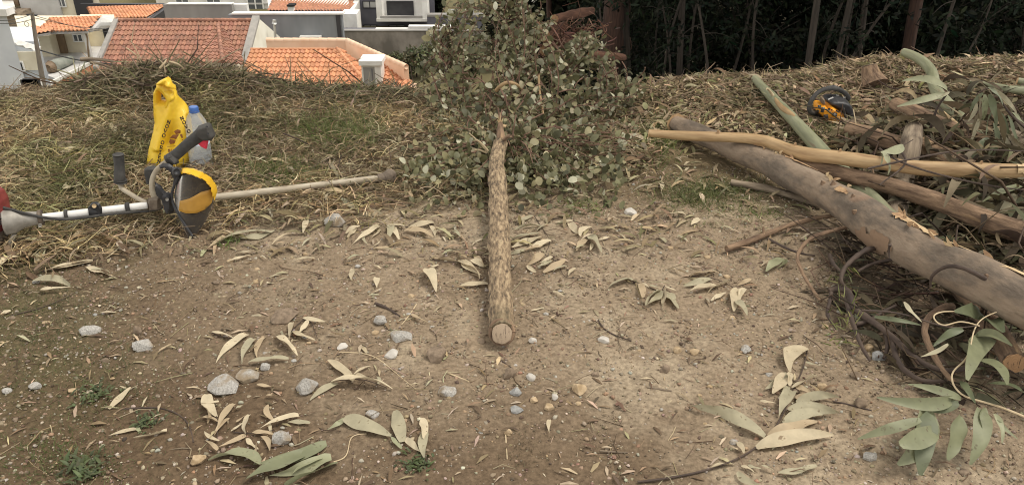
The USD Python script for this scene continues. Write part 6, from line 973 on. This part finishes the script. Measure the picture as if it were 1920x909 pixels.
# drooping leafy branch at the right
def hang(name, label, stemp, leaves, mats, stem_r=.004, w=.13, y=None, stem_m=None):
    """A leafy branch standing clear of the ground: leaf ends are given with their distance."""
    c = D(*stemp[0]); t = thing(name, label, 'leafy branch', c); part(t, 'stem', tube([D(*s) for s in stemp], [stem_r, stem_r * .55], 7, 6 * len(stemp)), stem_m or m_twig, True)
    for k, (a, b, wk) in enumerate(leaves):
        P, Q = D(*a), D(*b); L = np.linalg.norm(Q - P); part(t, 'leaf', leaf_mesh(P, Q, L * w * wk * .86, kind='hanging', up=unit(np.array([rng.normal(0, .35), -.55, .8])), arch=L * rng.uniform(.02, .14), nseg=12, roll=rng.normal(0, .35), twist=rng.normal(0, .5)), mats[int(rng.integers(0, len(mats)))], True)
    return t
zr = (3.497, 1560, 160); f = tx(zr); lv = []
for (a, b), (c, e), wk in (((990, 50), (905, 180), 1), ((960, 70), (930, 330), .8), ((1000, 60), (990, 230), 1), ((1030, 60), (1075, 290), .9), ((1020, 15), (1120, 130), .8), ((1060, 20), (1215, 195), .5), ((985, 140), (925, 380), .8), ((1050, 160), (1010, 330), .9), ((1100, 180), (1160, 330), .9), ((1080, 150), (1130, 400), .7), ((1030, 350), (910, 490), 1.2), ((1110, 320), (1060, 490), 1.0), ((1120, 330), (1195, 485), 1.1), ((1090, 340), (1020, 470), 1.0), ((1150, 200), (1225, 420), .7), ((1160, 330), (1250, 470), .9), ((960, 220), (890, 400), .8), ((950, 120), (890, 240), 1.0), ((1060, 250), (1040, 480), .7), ((1180, 180), (1290, 300), .9), ((1200, 230), (1330, 440), .9)):
    d0 = rng.uniform(3.40, 3.6); lv.append((f(a, b) + (d0,), f(c, e) + (d0 - rng.uniform(0, .08),), wk))
hang('drooping_leaf_branch', 'bunch of limp grey-olive leaves drooping from a twig at the upper right', [(1925, 242, 3.5), (1895, 215, 3.52), (1878, 190, 3.54), (1856, 165, 3.56), (1830, 178, 3.58)], lv, [GRN[3], GRN[3], DRY[2], GRN[2], GRN[0]], .006, .12)
hang('leaf_stalk', 'upright dark stalk carrying two long pale arched leaves', [(1738, 262, 3.72), (1748, 230, 3.72), (1762, 195, 3.72), (1777, 172, 3.72), (1779, 164, 3.72)], [((1778, 170, 3.72), (1692, 152, 3.70), 1.0), ((1776, 176, 3.71), (1682, 200, 3.68), .9), ((1780, 172, 3.72), (1758, 185, 3.68), 1.1), ((1770, 180, 3.72), (1742, 162, 3.73), .9)], [GRN[1], DRY[2]], .008, .085)
lv = []
for a, c, wk in (((1905, 365), (1850, 420), 1.3), ((1918, 372), (1805, 448), .9), ((1880, 392), (1815, 428), 1.0), ((1868, 470), (1878, 500), 1.3), ((1935, 345), (1840, 380), .8), ((1900, 430), (1850, 470), 1.0), ((1930, 420), (1900, 480), 1.1)): lv.append((a + (2.95,), c + (2.9,), wk))
hang('leafy_branch', 'grey-green leafy twig leaning over the logs at the right edge', [(1960, 330, 3.0), (1910, 365, 2.95), (1880, 400, 2.95), (1840, 415, 2.95)], lv, [GRN[0], GRN[1], DRY[2]], .0035, .10)
f = tx(zr); hang('twisted_dry_leaves', 'pair of twisted dry leaves hanging over the tan pole', [(1712, 262, 3.14), (1690, 274, 3.10), (1668, 280, 3.06)], [(f(470, 400) + (3.10,), f(320, 440) + (3.03,), 1.0), (f(330, 440) + (3.03,), f(365, 590) + (2.98,), 1.2), (f(325, 430) + (3.04,), f(310, 540) + (3.01,), .9)], [DRY[2], GRN[1]], .002, .15)
# foreground leafy shoot
zq = (2.532, 1450, 550); f = tx(zq); y0 = float(G(1800, 740, .06)[1]); A_ = lambda a, b, dy=0.0: f(a, b) + (float(G(*f(a, b), max(.02, .10 + dy * .6))[1]),)
lv = [(A_(890, 500), A_(640, 430, .05), .8), (A_(880, 520), A_(700, 550, -.03), 1.5), (A_(725, 520), A_(590, 812, -.10), 1.7), (A_(742, 568), A_(698, 862, -.13), 1.6), (A_(860, 495), A_(490, 492, .04), .75), (A_(885, 578), A_(828, 790, -.12), 2.0), (A_(980, 545), A_(935, 812, -.12), 1.3), (A_(1000, 540), A_(985, 735, -.10), 1.3), (A_(700, 600), A_(400, 690, -.07), .8), (A_(600, 720), A_(770, 640, -.07), 1.3), (A_(960, 310), A_(1112, 432, .10), .9), (A_(940, 215), A_(1135, 248, .14), .9), (A_(1035, 205), A_(920, 410, .08), .8), (A_(1030, 150), A_(1095, 185, .14), 1.6), (A_(1048, 570), A_(1085, 710, -.05), .9), (A_(985, 95), A_(860, 85, .2), .9), (A_(1060, 600), A_(1160, 690, -.05), .9), (A_(890, 415), A_(960, 520, .02), .9), (A_(930, 440), A_(1120, 560, .02), .9), (A_(1010, 430), A_(1190, 470, .06), .9)]
hang('leafy_shoot', 'fresh grey-green leafy shoot hanging down at the bottom right', [A_(1230, 600), A_(1000, 515), A_(895, 478), A_(850, 380, .03), A_(905, 320, .06), A_(940, 230, .1), A_(1000, 115, .15), A_(1060, 88, .17)], lv, [GRN[0], GRN[0], GRN[1], GRN[2]], .0032, .118, stem_m=m_paletwig)
lv = [(A_(620, 40, .25), A_(705, 135, .2), 1.1), (A_(480, 110, .22), A_(700, 150, .2), .6), (A_(900, 170, .15), A_(760, 250, .1), 1.2), (A_(830, 240, .12), A_(700, 300, .08), .9)]
hang('shaded_leaf_spray', 'a few dull leaves in the shade under the big log', [A_(420, 80, .25), A_(620, 100, .22), A_(840, 160, .16), A_(980, 150, .15)], lv, [GRN[2], DRY[2], DRY[4]], .003, .10)
th_ = [A_(980, 155, .15), A_(880, 135, .15), A_(790, 145, .15), A_(762, 115, .16), A_(800, 88, .17), A_(870, 85, .18)]; single('looped_stalk', 'thin pale stalk bent in a loop above the leafy shoot', 'stalk', tube([D(*q_) for q_ in th_], [.0022], 6, 40), m_paletwig, True)
# dark curving branches on the soil
z6 = (2.673, 1440, 380); f = tx(z6)
def dark(label, pts, r, m=None, heights=None):
    hs = heights or [r] * len(pts); P = [G(*f(*p), h) for p, h in zip(pts, hs)]; return log('dark_branch', label, P, r if isinstance(r, list) else [r * 1.15, r, r * .6], m or m_twig, cat_='branch', rough=.5, sides=9, lump=.25)
dark('thick brown branch with a stub pointing left across the soil from under the big log', [(-208, 232), (0, 155), (150, 100), (290, 70), (400, 60)], .0115, m_brownlog, [.012, .02, .03, .05, .06]); single('branch_stub', 'short upright twig stub on the brown branch', 'twig', tube([G(1432, 442, .02), G(1431, 425, .05)], [.007, .004], 7, 4), m_brownlog, True)
dark('brown twig arching from the big log down to the soil', [(390, 125), (290, 150), (200, 190), (150, 260), (155, 310), (185, 375), (268, 495)], .0075, m_brownlog, [.10, .10, .09, .06, .05, .03, .006])
dark('dark double twig looping in front of the dark gap', [(570, 232), (500, 235), (430, 280), (375, 345), (372, 400), (395, 430)], .009, None, [.12, .14, .13, .11, .09, .07])
dark('longest dark branch snaking from the tangle to the leafy shoot', [(308, 445), (345, 432), (392, 440), (425, 515), (480, 565), (530, 600), (640, 688), (760, 790), (890, 840), (1075, 802)], .0105, None, [.05, .06, .07, .06, .05, .05, .05, .04, .05, .10])
dark('dark twig dropping from the tangle to the blue-grey block', [(392, 430), (405, 540), (440, 640), (470, 720), (512, 792)], .008, None, [.07, .05, .04, .03, .008]); dark('dark bent twig at the left of the tangle', [(318, 448), (305, 510), (302, 570), (345, 635)], .006, None, [.06, .04, .03, .006])
dark('reddish brown branch bent in a hook above the leafy shoot', [(925, 518), (870, 530), (815, 565), (790, 610), (790, 670), (830, 760), (880, 840), (935, 905)], .0105, m_brownlog, [.10, .11, .10, .09, .08, .06, .05, .04]); dark('dark curved twig arching over the side of the big log', [(1085, 380), (1020, 345), (950, 320), (870, 330), (822, 370), (815, 420)], .006, None, [.28, .31, .31, .28, .24, .2])
dark('thin dark twig lying from the brown branch to the grass', [(0, 180), (110, 235), (170, 255), (235, 265)], .005, None, [.02, .02, .015, .01]); dark('dark branch at the bottom of the tangle running right', [(622, 690), (650, 790), (700, 850), (760, 885), (890, 890)], .0085, None, [.04, .03, .03, .03, .03]); dark('dark twig crossing beneath the longest dark branch', [(440, 610), (520, 585), (570, 550), (640, 515)], .007, None, [.03, .04, .05, .06])
dark('thin twig standing below the knot of the big log', [(612, 210), (606, 245), (610, 278)], .004, None, [.22, .19, .17]); dark('thin dark twig stretched across the dark gap', [(450, 345), (540, 300), (620, 285), (740, 285)], .005, None, [.09, .11, .13, .15]); dark('forked dark twig in the middle of the tangle', [(310, 260), (340, 320), (375, 350)], .006, None, [.06, .09, .11]); dark('dark twig falling left of the blue-grey block', [(585, 640), (600, 700), (580, 780)], .007, None, [.05, .03, .006])
dark('dark thin twig crossing the tan pole at right', [(560, -270), (700, -190), (900, -130), (1150, -80), (1300, -60)], .004, None, [.25, .27, .26, .24, .24]); dark('long dark twig over the drooping foliage at right', [(500, -170), (800, -235), (1000, -262), (1300, -256)], .004, None, [.25, .29, .3, .3]); dark('dark slanting twig crossing below the tan pole', [(640, -280), (690, -210), (600, -120), (560, -90)], .0045, None, [.28, .26, .22, .2])
c = G(1585, 520, .06); t = thing('small_green_shoot', 'wiry yellow-green shoot tangled in the dark twigs', 'plant', G(1580, 590, 0)); n = 60; a = np.array([G(rng.normal(1580, 14), rng.uniform(500, 650), rng.uniform(.02, .1)) for _ in range(n)])
part(t, 'leaves', strips(a, a + unit(rng.normal(size=(n, 3)) + [0, 0, .5]) * rng.uniform(.02, .06, (n, 1)), [0, -1, .3], .002, arch=.004, nseg=3, tint=pick([(.17, .19, .05), (.24, .25, .09), (.12, .14, .04)], n, rng)), m_green, True)
tg = [(1560, 450), (1640, 470), (1720, 530), (1800, 590), (1900, 640), (1960, 700), (1900, 760), (1760, 740), (1660, 690), (1590, 600), (1550, 520)]
Q = spots(330, .9, 2.2, 1.5, 3.1, tg, 10); n = len(Q); d = flatdir(n, rng, .3) * rng.uniform(.06, .30, (n, 1)); Q = Q + rng.uniform(.004, .06, (n, 1)) * [0, 0, 1]; m1 = rods(Q, Q + d, rng.uniform(.0015, .0048, n), rng, .14, pick([(.06, .042, .03), (.10, .07, .048), (.04, .03, .022), (.16, .115, .075)], n, rng))
Q = spots(420, .9, 2.2, 1.5, 3.1, tg, 8); n = len(Q); L = rng.uniform(.04, .14, (n, 1)); d = flatdir(n, rng, .2) * L; Q = Q + rng.uniform(.004, .04, (n, 1)) * [0, 0, 1]
m2 = strips(Q, Q + d, [0, 0, 1], L[:, 0] * rng.uniform(.07, .11, n), arch=L[:, 0] * rng.normal(.05, .1, n), side=L[:, 0] * rng.normal(0, .1, n), nseg=6, kind='lance', fold=rng.uniform(0, .4, n), roll=rng.normal(0, .4, n), twist=rng.normal(0, .7, n), tint=pick([(.10, .08, .05), (.07, .055, .036), (.14, .115, .07), (.045, .035, .025), (.09, .088, .055)], n, rng, .2))
single('dark_brush', 'dark tangle of fine twigs and dead leaves on the ground beneath the big log', 'brush', cat([m1, m2]), m_tint, True, kind='stuff')
# loose sticks of the left bank and crest
for a, b, r, lab, m_ in (((156, 145), (170, 128), .006, 'pale stick sticking up at the left end of the brush heap', m_paletwig), ((152, 112), (213, 116), .013, 'dark brown snapped branch at the left end of the heap', m_greylog), ((170, 118), (205, 128), .010, 'second dark snapped branch below the first at the heap', m_greylog), ((236, 90), (265, 118), .004, 'thin pale stick leaning on the terracotta roof edge of the heap', m_paletwig), ((318, 116), (345, 130), .006, 'pale split stick lying on top of the heap', m_paletwig), ((300, 128), (312, 112), .008, 'broad pale bark piece on top of the heap', m_paletwig), ((692, 165), (708, 140), .009, 'upright brown split stick before the white chimney', m_greylog), ((634, 165), (642, 142), .009, 'short upright brown stake in front of the orange roof', m_greylog), ((520, 165), (600, 140), .005, 'curved thin twig in front of the orange roof', m_twig), ((585, 150), (608, 128), .003, 'fine dark twig standing before the orange roof', m_twig), ((495, 155), (478, 130), .006, 'dark twig rising at the roof verge', m_twig), ((590, 128), (700, 178), .004, 'bent thin twig arching across the orange roof', m_twig),
    ((72, 116), (115, 158), .006, 'dark twig standing in front of the patio', m_twig), ((15, 160), (5, 140), .006, 'dark twig at the far left crest', m_twig), ((530, 250), (610, 290), .004, 'dark twig lying in the straw above the tube', m_twig), ((622, 338), (640, 290), .0035, 'dark forked twig standing on the brushcutter tube', m_twig), ((622, 338), (612, 300), .003, 'second fork of the twig on the brushcutter tube', m_twig), ((1267, 162), (1283, 130), .003, 'thin bare twig at the litter edge below the forest', m_twig), ((1285, 140), (1296, 162), .006, 'pale curved stick at the litter edge below the forest', m_paletwig), ((1604, 275), (1600, 205), .0045, 'thin upright pale stick right of the chainsaw', m_paletwig)):
    y = float(on(max(a[0], b[0]) * .5 + min(a[0], b[0]) * .5, max(a[1], b[1], 168 if a[0] < 760 else 0) if a[0] < 760 else max(a[1], b[1]))[1]); single('stick', lab, 'stick', tube([D(*a, y), D((a[0] + b[0]) / 2 + 3, (a[1] + b[1]) / 2 - 2, y), D(*b, y + .03)], [r, r * .8, r * .5], 7, 10, rough=r * .4, rs=60), m_, True)
